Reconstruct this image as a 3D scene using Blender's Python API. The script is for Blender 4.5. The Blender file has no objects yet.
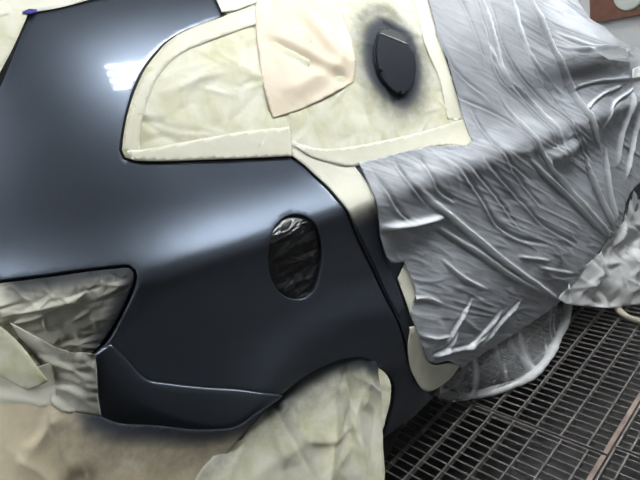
import bpy, bmesh, math, random
import numpy as np
from mathutils import Vector, Matrix
from mathutils.geometry import delaunay_2d_cdt

random.seed(7)
scene = bpy.context.scene
COL = scene.collection

# ---------------------------------------------------------------- camera, world, exposure
# world axes: X = car forwards, Y = into the car from its right flank (flank near Y = 0), Z = up
CAM_POS = (0.0, -1.06, 1.35)
PITCH, ROLL, AZ, FPX = 20.3, 13.6, 59.0, 520.0
def cam_axes():
    p, ro, a = [math.radians(v) for v in (PITCH, ROLL, AZ)]
    fw = Vector((math.cos(a)*math.cos(p), math.sin(a)*math.cos(p), -math.sin(p)))
    r0 = fw.cross(Vector((0, 0, 1))).normalized(); u0 = r0.cross(fw)
    return fw, math.cos(ro)*r0 - math.sin(ro)*u0, math.cos(ro)*u0 + math.sin(ro)*r0
fw, rt, up = cam_axes()
cd = bpy.data.cameras.new('camera'); cam = bpy.data.objects.new('camera', cd); COL.objects.link(cam)
m3 = Matrix((rt, up, -fw)).transposed()
cam.matrix_world = Matrix.Translation(CAM_POS) @ m3.to_4x4()
cd.sensor_width = 36.0; cd.lens = FPX/640*36.0; cd.clip_start = 0.02
scene.camera = cam

world = bpy.data.worlds.new('world'); scene.world = world; world.use_nodes = True
world.node_tree.nodes['Background'].inputs[0].default_value = (0.8, 0.85, 0.9, 1)
world.node_tree.nodes['Background'].inputs[1].default_value = 0.05
vs = scene.view_settings
vs.view_transform = 'Standard'; vs.look = 'None'; vs.gamma = 1.0; vs.use_curve_mapping = False
vs.exposure = 0.06
TUBE_STRENGTH = 55.0
# ceiling lamp fixtures of the booth: (x, y, rotation about Z in degrees)
CEIL = 2.75
FIXTURES = [(1.22, -0.60, 0), (2.62, -0.60, 0), (4.02, -0.60, 0), (-1.45, -0.20, 0), (-1.2, 2.3, 0), (1.2, 2.3, 0), (3.0, 2.3, 0), (4.9, 2.3, 0)]  # fourth lamp is unseen, placed off the row to brighten the rear pillar

# ---------------------------------------------------------------- car flank surface
# SURF BEGIN
def nat_spline(xs, ys):
    xs = np.array(xs, float); ys = np.array(ys, float); n = len(xs)
    h = np.diff(xs); A = np.eye(n); b = np.zeros(n)
    for i in range(1, n-1):
        A[i, i-1:i+2] = h[i-1], 2*(h[i-1]+h[i]), h[i]
        b[i] = 6*((ys[i+1]-ys[i])/h[i]-(ys[i]-ys[i-1])/h[i-1])
    M = np.linalg.solve(A, b)
    def f(x):
        x = np.asarray(x, float); xc = np.clip(x, xs[0], xs[-1])
        i = np.clip(np.searchsorted(xs, xc)-1, 0, n-2)
        a = (xs[i+1]-xc)/h[i]; c = (xc-xs[i])/h[i]
        y = a*ys[i]+c*ys[i+1]+((a**3-a)*M[i]+(c**3-c)*M[i+1])*h[i]**2/6
        sl = np.where(x < xs[0], (ys[1]-ys[0])/h[0], np.where(x > xs[-1], (ys[-1]-ys[-2])/h[-1], 0))
        return y+sl*(x-xc)
    return f
# height of the shoulder crease along the car
crease_z = nat_spline([-0.6, 0.19, 0.5, 0.75, 1.0, 1.3, 1.8, 2.6], [1.035, 0.982, 0.952, 0.934, 0.916, 0.898, 0.872, 0.84])
# inset of the flank below / above the crease
prof = nat_spline([-1.0, -0.80, -0.66, -0.52, -0.36, -0.22, -0.10, -0.035, -0.008, 0.010, 0.03, 0.06, 0.10, 0.15, 0.20, 0.26, 0.35, 0.45, 0.53, 0.60, 0.66],
                  [0.13, 0.072, 0.030, 0.008, 0.006, 0.014, 0.012, 0.0045, 0.0008, 0.0048, 0.0185, 0.0415, 0.0665, 0.0885, 0.1065, 0.1285, 0.167, 0.220, 0.275, 0.340, 0.420])
ARCH = (0.60, 0.34)
def S(x, z):
    x = np.asarray(x, float); z = np.asarray(z, float)
    y = prof(z-crease_z(x))
    y = y+0.50*np.clip(0.42-x, 0, None)**2                       # plan curvature towards the tail
    r = np.hypot(x-ARCH[0], z-ARCH[1])
    y = y-0.014*np.exp(-((r-0.33)/0.07)**2)*np.clip((0.80-z)/0.2, 0, 1)  # wheel arch flare
    return y
def S_film(x, z):                                                 # plastic stretched over doors and mirror
    x = np.asarray(x, float); z = np.asarray(z, float)
    y = S(x, z)-0.010
    y = y-0.10*np.exp(-((x-2.08)/0.20)**2-((z-1.02)/0.13)**2)-0.026*np.exp(-((x-1.70)/0.10)**2-((z-0.80)/0.028)**2)
    return y
def S_skirt(x, z):                                                # paper hanging off the bumper
    x = np.asarray(x, float); z = np.asarray(z, float)
    zz = np.maximum(z, 0.50)
    return np.minimum(S(x, zz), S(x, z))-0.008-0.06*np.clip(0.52-z, 0, 1)*np.clip((0.38-x)/0.2, 0, 1)-0.38*np.clip(0.98-z, 0, 1)*(lambda q: q*q*(3-2*q))(np.clip((0.24-x)/0.42, 0, 1))
def S_wheel(x, z):                                                # paper draped over the rear wheel
    x = np.asarray(x, float); z = np.asarray(z, float)
    d = np.clip((0.52-z)/0.35, 0, 1.6)
    return 0.012-0.135*d**1.2-0.03*np.clip((0.56-x)/0.15, 0, 1)*np.clip((0.52-z)/0.10, 0, 1)+0.05*np.clip((x-0.78)/0.12, 0, 1)**2
def S_heap(x, z):                                                 # film hanging to the floor by the front wheel
    x = np.asarray(x, float); z = np.asarray(z, float)
    return 0.03-0.10*np.clip((0.55-z)/0.55, 0, 1)**1.5
# SURF END
SURF = dict(S=S, film=S_film, skirt=S_skirt, wheel=S_wheel, heap=S_heap)
OUT = {
 'quarter': [(-0.1323,1.1191),(-0.0999,1.1547),(0.1135,1.4062),(0.2265,1.5351),(0.2892,1.6059),(0.3616,1.6906),(1.1877,1.6828),(1.0001,1.5333),(0.6867,1.4716),(0.665,1.4668),(0.6562,1.4654),(0.6455,1.464),(0.6334,1.4626),(0.6203,1.461),(0.6069,1.4594),(0.5935,1.4576),(0.5807,1.4557),(0.569,1.4537),(0.5563,1.4511),(0.5438,1.4484),(0.5317,1.4455),(0.5199,1.4425),(0.5087,1.4392),(0.4979,1.4357),(0.4856,1.431),(0.4742,1.426),(0.4632,1.4207),(0.4519,1.4147),(0.4417,1.4089),(0.4314,1.4027),(0.4212,1.396),(0.4111,1.3891),(0.4013,1.3818),(0.3919,1.3742),(0.3826,1.3662),(0.3737,1.3579),(0.3649,1.3495),(0.3565,1.3409),(0.3467,1.3305),(0.3373,1.3198),(0.3283,1.309),(0.3195,1.2979),(0.3105,1.286),(0.3015,1.2736),(0.2933,1.2615),(0.2864,1.2509),(0.2792,1.24),(0.2746,1.2298),(0.2743,1.2099),(0.291,1.1981),(0.2972,1.1954),(0.3048,1.1926),(0.3137,1.1896),(0.3238,1.1864),(0.335,1.1831),(0.347,1.1797),(0.3597,1.1761),(0.373,1.1726),(0.3866,1.169),(0.4005,1.1653),(0.4145,1.1617),(0.4285,1.1581),(0.4422,1.1545),(0.4555,1.151),(0.4683,1.1476),(0.4805,1.1444),(0.4927,1.141),(0.5048,1.1377),(0.517,1.1344),(0.5291,1.1312),(0.5412,1.128),(0.5533,1.1248),(0.5654,1.1216),(0.5774,1.1184),(0.5895,1.1152),(0.6016,1.112),(0.6136,1.1089),(0.6257,1.1057),(0.6378,1.1025),(0.6498,1.0993),(0.6619,1.0961),(0.6699,1.087),(0.6778,1.0778),(0.6849,1.068),(0.6906,1.0572),(0.6953,1.0458),(0.7001,1.0343),(0.7059,1.0223),(0.7117,1.0101),(0.7166,0.9977),(0.7195,0.9857),(0.7215,0.9736),(0.7243,0.9594),(0.7265,0.95),(0.7292,0.9397),(0.7322,0.9286),(0.7354,0.9169),(0.7388,0.9047),(0.7423,0.8922),(0.7458,0.8796),(0.7493,0.8671),(0.7527,0.8548),(0.756,0.8427),(0.7594,0.8305),(0.7629,0.818),(0.7664,0.8054),(0.77,0.7928),(0.7735,0.7801),(0.7769,0.7675),(0.7801,0.7549),(0.7832,0.7425),(0.786,0.7302),(0.7886,0.7176),(0.7909,0.7049),(0.7931,0.6923),(0.7951,0.6798),(0.797,0.6673),(0.7989,0.655),(0.8008,0.6429),(0.8029,0.631),(0.8051,0.6193),(0.808,0.6062),(0.811,0.5936),(0.8141,0.5812),(0.8173,0.5689),(0.8203,0.5567),(0.8231,0.5445),(0.8256,0.5321),(0.8277,0.5197),(0.8296,0.5071),(0.8313,0.4944),(0.8328,0.4818),(0.8343,0.4694),(0.8358,0.4573),(0.8372,0.4455),(0.8388,0.4317),(0.8402,0.4186),(0.8416,0.4056),(0.8433,0.3926),(0.8457,0.3792),(0.8484,0.3664),(0.8515,0.3531),(0.855,0.3397),(0.8588,0.3264),(0.863,0.3135),(0.8676,0.3013),(0.8731,0.2889),(0.8791,0.2773),(0.8855,0.2659),(0.892,0.2547),(0.8983,0.2433),(0.9564,0.1669),(0.7373,0.1347),(0.7415,0.1468),(0.7457,0.1587),(0.7499,0.171),(0.7541,0.1845),(0.7576,0.196),(0.7613,0.2085),(0.765,0.2217),(0.7687,0.2352),(0.7722,0.2486),(0.7753,0.2616),(0.7778,0.2739),(0.7804,0.2872),(0.7827,0.3001),(0.7844,0.3126),(0.7853,0.3248),(0.785,0.3369),(0.7832,0.3506),(0.78,0.3639),(0.7757,0.377),(0.7703,0.39),(0.7647,0.4013),(0.758,0.4124),(0.7507,0.4234),(0.743,0.4343),(0.7354,0.4453),(0.7277,0.4571),(0.7201,0.4691),(0.7121,0.481),(0.7033,0.4922),(0.6935,0.502),(0.684,0.5094),(0.6736,0.516),(0.6625,0.5219),(0.6511,0.5273),(0.6396,0.5322),(0.6283,0.5366),(0.6154,0.5411),(0.6024,0.5447),(0.5893,0.5478),(0.5758,0.5503),(0.5619,0.5527),(0.5485,0.5546),(0.5344,0.5563),(0.52,0.5576),(0.5057,0.5585),(0.4918,0.5591),(0.4786,0.5592),(0.4633,0.5585),(0.4488,0.5571),(0.4346,0.5553),(0.4203,0.5536),(0.4106,0.5608),(0.401,0.5679),(0.3914,0.5751),(0.3819,0.5822),(0.3722,0.5893),(0.3624,0.5965),(0.3523,0.6036),(0.3418,0.6108),(0.3321,0.6173),(0.3219,0.6238),(0.3115,0.6303),(0.3009,0.6369),(0.2901,0.6434),(0.2794,0.65),(0.2688,0.6564),(0.2583,0.6628),(0.2482,0.6691),(0.2385,0.6753),(0.2266,0.6831),(0.2146,0.691),(0.2027,0.6989),(0.1913,0.7065),(0.1806,0.7137),(0.171,0.7203),(0.1628,0.726),(0.1508,0.7338),(0.1416,0.7417),(0.1345,0.7534),(0.1288,0.7678),(0.1248,0.7804),(0.1211,0.7949),(0.1174,0.8095),(0.1134,0.8227),(0.1066,0.8395),(0.0995,0.8551),(0.1077,0.8649),(0.1159,0.8747),(0.1242,0.8846),(0.1327,0.8949),(0.141,0.9044),(0.1498,0.9144),(0.1586,0.9244),(0.1669,0.9342),(0.1741,0.9435),(0.1818,0.9545),(0.1884,0.9651),(0.1937,0.9752),(0.1989,0.9876),(0.2008,0.9987),(0.1941,1.0112),(0.1828,1.0159),(0.1675,1.0193),(0.1568,1.0219),(0.1446,1.0246),(0.1314,1.0273),(0.118,1.03),(0.1047,1.0325),(0.0909,1.0351),(0.0769,1.0375),(0.0627,1.0399),(0.0486,1.0422),(0.0345,1.0446),(0.0211,1.0469),(0.0079,1.0492),(-0.0054,1.0515),(-0.0191,1.0538),(-0.0336,1.0561),(-0.0452,1.0579),(-0.0574,1.0597),(-0.0699,1.0614),(-0.0828,1.0632),(-0.0958,1.065),(-0.1088,1.0668),(-0.1217,1.0686),(-0.1345,1.0704)],
 'bumper': [(0.098,0.8505),(0.1041,0.8353),(0.1101,0.8189),(0.1139,0.8059),(0.1176,0.7913),(0.1214,0.7768),(0.1254,0.764),(0.1316,0.7479),(0.1393,0.7347),(0.1485,0.7267),(0.1604,0.719),(0.1686,0.7133),(0.1782,0.7067),(0.1889,0.6995),(0.2003,0.6918),(0.2122,0.6839),(0.2242,0.6759),(0.2361,0.6682),(0.2458,0.662),(0.2559,0.6557),(0.2664,0.6493),(0.2771,0.6428),(0.2878,0.6363),(0.2986,0.6298),(0.3092,0.6233),(0.3195,0.6168),(0.3296,0.6103),(0.3392,0.6039),(0.3504,0.596),(0.3612,0.5882),(0.3717,0.5804),(0.3819,0.5726),(0.392,0.5648),(0.4022,0.5571),(0.4126,0.5493),(0.4006,0.5492),(0.3886,0.5497),(0.3766,0.5499),(0.3646,0.5491),(0.3526,0.5463),(0.3419,0.542),(0.3311,0.5364),(0.3201,0.5297),(0.3093,0.5221),(0.2987,0.5139),(0.2885,0.5054),(0.279,0.4969),(0.2702,0.4881),(0.262,0.4787),(0.2542,0.4688),(0.2466,0.4587),(0.2392,0.4485),(0.2317,0.4383),(0.224,0.4283),(0.1879,0.3761),(-0.0658,0.6141),(0.0163,0.844),(0.059,0.8363)],
 'inner': [(-0.481,0.4),(-0.1909,1.0614),(0.3765,1.7598),(1.2418,1.7264),(1.9889,1.5973),(1.75,1.25),(2.1,0.97),(2.6,0.86),(2.6,0.28),(1.0946,0.1881),(0.746,0.1521),(0.7495,0.1652),(0.7532,0.1782),(0.7569,0.1912),(0.7605,0.2042),(0.7639,0.2173),(0.767,0.2305),(0.7695,0.2438),(0.7716,0.256),(0.7738,0.2682),(0.7758,0.2807),(0.7775,0.2931),(0.7787,0.3056),(0.7792,0.3179),(0.7787,0.3301),(0.7772,0.3421),(0.7743,0.3543),(0.7701,0.3666),(0.7649,0.3788),(0.7591,0.3909),(0.7527,0.4028),(0.7462,0.4142),(0.7397,0.4252),(0.7335,0.4355),(0.7257,0.4485),(0.718,0.4609),(0.71,0.4725),(0.7012,0.4832),(0.6913,0.4929),(0.6818,0.5003),(0.6714,0.507),(0.6603,0.5131),(0.6489,0.5185),(0.6374,0.5234),(0.626,0.5279),(0.6131,0.5324),(0.6001,0.5361),(0.587,0.5392),(0.5736,0.5418),(0.5597,0.5442),(0.5463,0.5461),(0.5324,0.5477),(0.5182,0.549),(0.504,0.5499),(0.49,0.5504),(0.4765,0.5507),(0.4624,0.5503),(0.4485,0.5494),(0.4349,0.5482),(0.4215,0.5468),(0.4084,0.5457),(0.3938,0.5452),(0.3795,0.5453),(0.3654,0.5443),(0.351,0.541),(0.3405,0.5367),(0.3297,0.5313),(0.3187,0.5248),(0.3078,0.5175),(0.2972,0.5094),(0.287,0.5006),(0.2774,0.4914),(0.2697,0.4827),(0.2624,0.4732),(0.2554,0.4629),(0.2488,0.4522),(0.2424,0.4411),(0.2361,0.4298),(0.2297,0.4186),(0.2233,0.4075),(0.2167,0.3968),(0.1366,0.0738)],
 'rear_door': [(0.6958,1.0686),(0.7017,1.0583),(0.7064,1.0466),(0.7112,1.0347),(0.717,1.0226),(0.7229,1.0104),(0.7278,0.9979),(0.7308,0.9859),(0.7327,0.9737),(0.7355,0.9594),(0.7378,0.95),(0.7404,0.9397),(0.7434,0.9286),(0.7466,0.9168),(0.75,0.9046),(0.7535,0.8921),(0.7571,0.8795),(0.7606,0.8669),(0.7639,0.8546),(0.7673,0.8425),(0.7708,0.8302),(0.7743,0.8177),(0.778,0.8051),(0.7816,0.7924),(0.7852,0.7796),(0.7887,0.7669),(0.792,0.7543),(0.7951,0.7418),(0.798,0.7295),(0.8007,0.7167),(0.8032,0.704),(0.8054,0.6913),(0.8075,0.6786),(0.8095,0.6661),(0.8115,0.6537),(0.8135,0.6415),(0.8156,0.6295),(0.8179,0.6177),(0.8206,0.6048),(0.8235,0.5922),(0.8265,0.58),(0.8295,0.5678),(0.8323,0.5558),(0.835,0.5437),(0.8374,0.5314),(0.8395,0.519),(0.8413,0.5064),(0.843,0.4938),(0.8446,0.4812),(0.8461,0.4688),(0.8476,0.4566),(0.8491,0.4448),(0.8507,0.431),(0.8521,0.4178),(0.8536,0.4048),(0.8554,0.3917),(0.8578,0.3783),(0.8605,0.3653),(0.8634,0.3518),(0.8666,0.3381),(0.8704,0.3248),(0.8747,0.3121),(0.8798,0.3005),(0.8876,0.2877),(0.8966,0.2764),(0.9061,0.2656),(0.9153,0.2545),(1.62,0.27),(1.6,0.9),(1.58,0.975),(1.2776,0.9535),(1.2657,0.9557),(1.2538,0.9579),(1.2418,0.9602),(1.2298,0.9624),(1.2177,0.9646),(1.2057,0.9668),(1.1935,0.969),(1.1814,0.9711),(1.1693,0.9733),(1.1572,0.9755),(1.145,0.9777),(1.1329,0.9798),(1.1208,0.982),(1.1087,0.9842),(1.0966,0.9864),(1.0846,0.9886),(1.0726,0.9908),(1.0607,0.9931),(1.0488,0.9953),(1.0369,0.9976),(1.0251,0.9998),(1.0134,1.0021),(1.0018,1.0045),(0.9902,1.0068),(0.9788,1.0092),(0.9674,1.0115),(0.9561,1.014),(0.945,1.0164),(0.9339,1.0189),(0.9213,1.0218),(0.9088,1.0247),(0.8964,1.0277),(0.8842,1.0307),(0.8721,1.0337),(0.8601,1.0368),(0.8481,1.0399),(0.8363,1.043),(0.8245,1.0462),(0.8128,1.0493),(0.8012,1.0525),(0.7895,1.0557),(0.778,1.0589),(0.7664,1.0621),(0.7548,1.0653),(0.7433,1.0685),(0.7317,1.0716),(0.7201,1.0748),(0.7084,1.078),(0.6967,1.0812),(0.685,1.0843),(0.6732,1.0874),(0.685,1.0787)],
 'front_door': [(1.63,0.27),(2.42,0.3),(2.44,0.6),(2.4,0.9),(2.3,0.95),(1.59,0.975),(1.61,0.9)],
 'fender': [(2.43,0.3),(2.65,0.3),(2.66,0.45),(2.75,0.62),(2.9,0.7),(3.1,0.72),(3.3,0.66),(3.5,0.55),(3.6,0.8),(2.31,0.95),(2.41,0.9),(2.45,0.6)],
 'sill': [(0.9548,0.1735),(0.7456,0.138),(0.754,0.1895),(0.8899,0.2577),(1.6,0.262),(2.42,0.285),(2.6,0.285),(2.6,0.22),(1.3,0.205)],
 'tailgate': [(0.2298,1.5418),(0.1168,1.414),(-0.0969,1.1621),(-0.1443,1.1761),(-0.1018,1.2791),(0.0877,1.5221),(0.2561,1.6426),(0.3219,1.647)],
 'glass': [(0.2741,1.2144),(0.6698,1.0989),(1.2831,0.9582),(1.6,0.98),(2.1,0.97),(1.72,1.22),(2.0777,1.4741),(1.1619,1.662),(0.6903,1.4767),(0.5007,1.4402),(0.3585,1.345)],
 'seal': [(0.7088,1.4765),(0.6945,1.4728),(0.6803,1.4691),(0.6641,1.4656),(0.6537,1.4638),(0.6423,1.4621),(0.63,1.4606),(0.6173,1.459),(0.6044,1.4574),(0.5917,1.4557),(0.5793,1.4539),(0.5678,1.4518),(0.555,1.4491),(0.5425,1.4464),(0.5303,1.4434),(0.5185,1.4403),(0.5073,1.437),(0.4966,1.4334),(0.4845,1.4287),(0.4735,1.4237),(0.4628,1.4182),(0.4518,1.4122),(0.4417,1.4064),(0.4314,1.4002),(0.4211,1.3936),(0.4111,1.3867),(0.4013,1.3795),(0.3918,1.3719),(0.3826,1.3639),(0.3736,1.3556),(0.3649,1.3472),(0.3565,1.3386),(0.3469,1.3281),(0.3378,1.3174),(0.329,1.3064),(0.3205,1.2954),(0.312,1.2838),(0.3035,1.2717),(0.2958,1.2602),(0.2893,1.2501),(0.2784,1.231),(0.278,1.2132),(0.2943,1.2005),(0.3003,1.1977),(0.3078,1.1948),(0.3167,1.1917),(0.3267,1.1885),(0.3377,1.1851),(0.3495,1.1817),(0.3621,1.1782),(0.3752,1.1747),(0.3887,1.1711),(0.4025,1.1675),(0.4164,1.164),(0.4302,1.1604),(0.4438,1.1569),(0.457,1.1535),(0.4697,1.1501),(0.4817,1.1469),(0.4939,1.1436),(0.5061,1.1403),(0.5183,1.1371),(0.5304,1.1339),(0.5425,1.1307),(0.5547,1.1276),(0.5668,1.1244),(0.5789,1.1213),(0.591,1.1182),(0.6031,1.1151),(0.6153,1.112),(0.6274,1.1089),(0.6395,1.1058),(0.6516,1.1026),(0.6637,1.0995)],
 'fuel_hole': [(0.6003,0.9772),(0.5884,0.9804),(0.5756,0.9814),(0.5628,0.9807),(0.5486,0.9782),(0.5344,0.9737),(0.5219,0.9672),(0.5121,0.9587),(0.5037,0.9483),(0.4968,0.937),(0.4912,0.9242),(0.4871,0.9103),(0.4841,0.8959),(0.4824,0.884),(0.4813,0.8716),(0.4811,0.8591),(0.4819,0.8469),(0.4839,0.8349),(0.4868,0.8228),(0.4908,0.8112),(0.4958,0.8006),(0.5036,0.7889),(0.5129,0.7785),(0.5234,0.7698),(0.5348,0.7628),(0.5473,0.7575),(0.5597,0.755),(0.5718,0.7555),(0.5838,0.7587),(0.595,0.7644),(0.6037,0.7718),(0.6117,0.7814),(0.6189,0.7922),(0.6254,0.8033),(0.6313,0.815),(0.6366,0.8275),(0.6408,0.8404),(0.6439,0.8536),(0.6458,0.8678),(0.6465,0.8825),(0.6461,0.8972),(0.6446,0.911),(0.6416,0.9268),(0.6369,0.9417),(0.6301,0.9545),(0.6216,0.964),(0.6114,0.9716)],
 'fuel_mask': [(0.6003,0.9772),(0.5884,0.9804),(0.5756,0.9814),(0.5628,0.9807),(0.5486,0.9782),(0.5344,0.9737),(0.5219,0.9672),(0.5121,0.9587),(0.5037,0.9483),(0.4968,0.937),(0.4912,0.9242),(0.4871,0.9103),(0.4841,0.8959),(0.4824,0.884),(0.4813,0.8716),(0.4811,0.8591),(0.4819,0.8469),(0.4839,0.8349),(0.4868,0.8228),(0.4908,0.8112),(0.4958,0.8006),(0.5036,0.7889),(0.5129,0.7785),(0.5234,0.7698),(0.5348,0.7628),(0.5473,0.7575),(0.5597,0.755),(0.5718,0.7555),(0.5838,0.7587),(0.595,0.7644),(0.6037,0.7718),(0.6117,0.7814),(0.6189,0.7922),(0.6254,0.8033),(0.6313,0.815),(0.6366,0.8275),(0.6408,0.8404),(0.6439,0.8536),(0.6458,0.8678),(0.6465,0.8825),(0.6461,0.8972),(0.6446,0.911),(0.6416,0.9268),(0.6369,0.9417),(0.6301,0.9545),(0.6216,0.964),(0.6114,0.9716)],
 'p_quarter': [(0.6669,1.4609),(0.6541,1.4595),(0.6412,1.4582),(0.6281,1.4569),(0.6151,1.4556),(0.6023,1.4542),(0.5897,1.4527),(0.5776,1.4509),(0.566,1.4489),(0.5511,1.4459),(0.5367,1.4425),(0.523,1.4389),(0.5099,1.4349),(0.4976,1.4306),(0.4859,1.4259),(0.4752,1.4208),(0.4647,1.4153),(0.454,1.4093),(0.4439,1.4035),(0.4336,1.3973),(0.4233,1.3907),(0.4132,1.3838),(0.4035,1.3766),(0.394,1.369),(0.3848,1.3611),(0.3758,1.3528),(0.367,1.3443),(0.3586,1.3358),(0.3487,1.3253),(0.3392,1.3147),(0.3302,1.3038),(0.3215,1.2928),(0.3134,1.2817),(0.3055,1.2701),(0.2983,1.259),(0.2922,1.2493),(0.2812,1.2301),(0.2808,1.2146),(0.2957,1.2034),(0.3015,1.2008),(0.3089,1.1979),(0.3176,1.1948),(0.3275,1.1916),(0.3385,1.1882),(0.3503,1.1847),(0.3628,1.1811),(0.376,1.1774),(0.3895,1.1737),(0.4033,1.1699),(0.4172,1.1662),(0.431,1.1625),(0.4446,1.1589),(0.4578,1.1553),(0.4705,1.1519),(0.4826,1.1486),(0.4947,1.1452),(0.5069,1.1419),(0.519,1.1386),(0.5312,1.1354),(0.5433,1.1321),(0.5554,1.129),(0.5675,1.1258),(0.5796,1.1226),(0.5917,1.1195),(0.6038,1.1164),(0.6159,1.1132),(0.628,1.1101),(0.6401,1.107),(0.6522,1.1038),(0.6643,1.1006),(0.7365,1.1751),(1.0892,1.6036),(0.846,1.5939)],
 'p_door': [(0.6643,1.1006),(0.8052,1.025),(0.817,1.0232),(0.8283,1.0216),(0.8406,1.0198),(0.8553,1.0176),(0.864,1.0163),(0.8735,1.0149),(0.8837,1.0134),(0.8946,1.0118),(0.906,1.0101),(0.9179,1.0083),(0.9303,1.0064),(0.943,1.0046),(0.9559,1.0027),(0.9691,1.0007),(0.9824,0.9988),(0.9958,0.9968),(1.0091,0.9949),(1.0223,0.993),(1.0354,0.9912),(1.0469,0.9896),(1.0586,0.988),(1.0704,0.9864),(1.0824,0.9847),(1.0945,0.9831),(1.1068,0.9815),(1.1192,0.9798),(1.1316,0.9782),(1.1442,0.9765),(1.1568,0.9749),(1.1694,0.9732),(1.1821,0.9715),(1.1948,0.9699),(1.2075,0.9682),(1.2202,0.9665),(1.2329,0.9649),(1.2456,0.9632),(1.2581,0.9616),(1.2707,0.9599),(1.2831,0.9582),(1.286,0.9701),(1.2889,0.9818),(1.2919,0.9935),(1.2948,1.0052),(1.2978,1.0169),(1.3007,1.0286),(1.3037,1.0404),(1.3066,1.0522),(1.3095,1.0641),(1.3124,1.0762),(1.3153,1.0883),(1.3181,1.1007),(1.3207,1.1125),(1.323,1.1245),(1.3253,1.1367),(1.3275,1.1491),(1.3296,1.1616),(1.3318,1.1741),(1.334,1.1867),(1.3363,1.1993),(1.3387,1.2118),(1.3412,1.2242),(1.344,1.2365),(1.347,1.2486),(1.3503,1.2605),(1.3539,1.2722),(1.358,1.2839),(1.3624,1.2953),(1.3671,1.3066),(1.3721,1.3178),(1.3772,1.3288),(1.3825,1.3398),(1.3879,1.3507),(1.3934,1.3615),(1.399,1.3723),(1.4045,1.3831),(1.4099,1.394),(1.4153,1.4049),(1.4205,1.4159),(1.5537,1.5441),(1.0892,1.6036),(0.7764,1.3271)],
 'p_peach': [(0.7816,1.4793),(0.7744,1.4685),(0.7672,1.4579),(0.7598,1.4473),(0.7526,1.4366),(0.7454,1.4259),(0.7383,1.415),(0.7315,1.4037),(0.7249,1.3922),(0.7193,1.3818),(0.7138,1.3711),(0.7082,1.3601),(0.7028,1.349),(0.6976,1.3377),(0.6925,1.3264),(0.6878,1.3151),(0.6833,1.304),(0.6793,1.2931),(0.6758,1.2825),(0.6722,1.27),(0.6694,1.2579),(0.6672,1.2458),(0.6653,1.2339),(0.6635,1.2221),(0.6616,1.2102),(0.6595,1.1982),(0.6716,1.198),(0.6835,1.1977),(0.6955,1.1974),(0.7076,1.1972),(0.7198,1.1972),(0.7324,1.1974),(0.7444,1.198),(0.7566,1.1987),(0.7689,1.1996),(0.7814,1.2006),(0.7942,1.2018),(0.8074,1.2032),(0.8211,1.2047),(0.8321,1.206),(0.8435,1.2074),(0.8552,1.209),(0.8672,1.2107),(0.8794,1.2125),(0.8917,1.2144),(0.904,1.2163),(0.9164,1.2182),(0.9288,1.2201),(0.9411,1.2219),(0.9532,1.2237),(0.9617,1.2351),(0.9704,1.2465),(0.979,1.258),(0.9872,1.2696),(0.9946,1.2815),(1.0008,1.2929),(1.0063,1.3044),(1.0114,1.3162),(1.0164,1.3285),(1.0215,1.3416),(1.0253,1.3526),(1.0286,1.3643),(1.0316,1.3764),(1.0348,1.3889),(1.0383,1.4015),(1.0424,1.4142),(1.0473,1.4267),(1.0533,1.4389),(1.0592,1.4485),(1.0658,1.4581),(1.073,1.4676),(1.0809,1.4771),(1.0891,1.4866),(1.0977,1.4961),(1.1065,1.5055),(1.1154,1.5149),(1.1244,1.5243),(1.1332,1.5338),(1.1418,1.5432),(1.15,1.5527),(0.8776,1.5897)],
 't_quarter': [(0.2872,1.2239),(0.2994,1.2228),(0.3157,1.2177),(0.3285,1.2163),(0.3414,1.2149),(0.3544,1.2135),(0.3674,1.2121),(0.3805,1.2107),(0.3934,1.2093),(0.4063,1.2079),(0.4189,1.2065),(0.4314,1.2051),(0.4437,1.2037),(0.4556,1.2024),(0.4693,1.2009),(0.4824,1.1994),(0.4952,1.198),(0.5078,1.1966),(0.5204,1.1952),(0.5331,1.1936),(0.5461,1.1919),(0.5596,1.1899),(0.5711,1.1882),(0.5828,1.1862),(0.5947,1.1841),(0.6068,1.182),(0.619,1.1797),(0.6312,1.1774),(0.6435,1.175),(0.6558,1.1727),(0.6681,1.1703),(0.6804,1.168),(0.6925,1.1658),(0.69,1.1511),(0.6863,1.136),(0.6806,1.1234),(0.6732,1.1105),(0.6659,1.0975),(0.6536,1.1008),(0.6413,1.104),(0.6289,1.1073),(0.6166,1.1105),(0.6042,1.1137),(0.5919,1.117),(0.5795,1.1202),(0.5672,1.1235),(0.5549,1.1267),(0.5426,1.13),(0.5303,1.1332),(0.5181,1.1365),(0.5058,1.1398),(0.4937,1.1431),(0.4815,1.1465),(0.4693,1.1498),(0.4565,1.1533),(0.4433,1.1568),(0.4298,1.1604),(0.4161,1.164),(0.4025,1.1677),(0.389,1.1713),(0.3759,1.1749),(0.3632,1.1785),(0.3512,1.1819),(0.34,1.1852),(0.3297,1.1884),(0.3206,1.1914),(0.3127,1.1943),(0.3061,1.1969),(0.2868,1.2083)],
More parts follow.
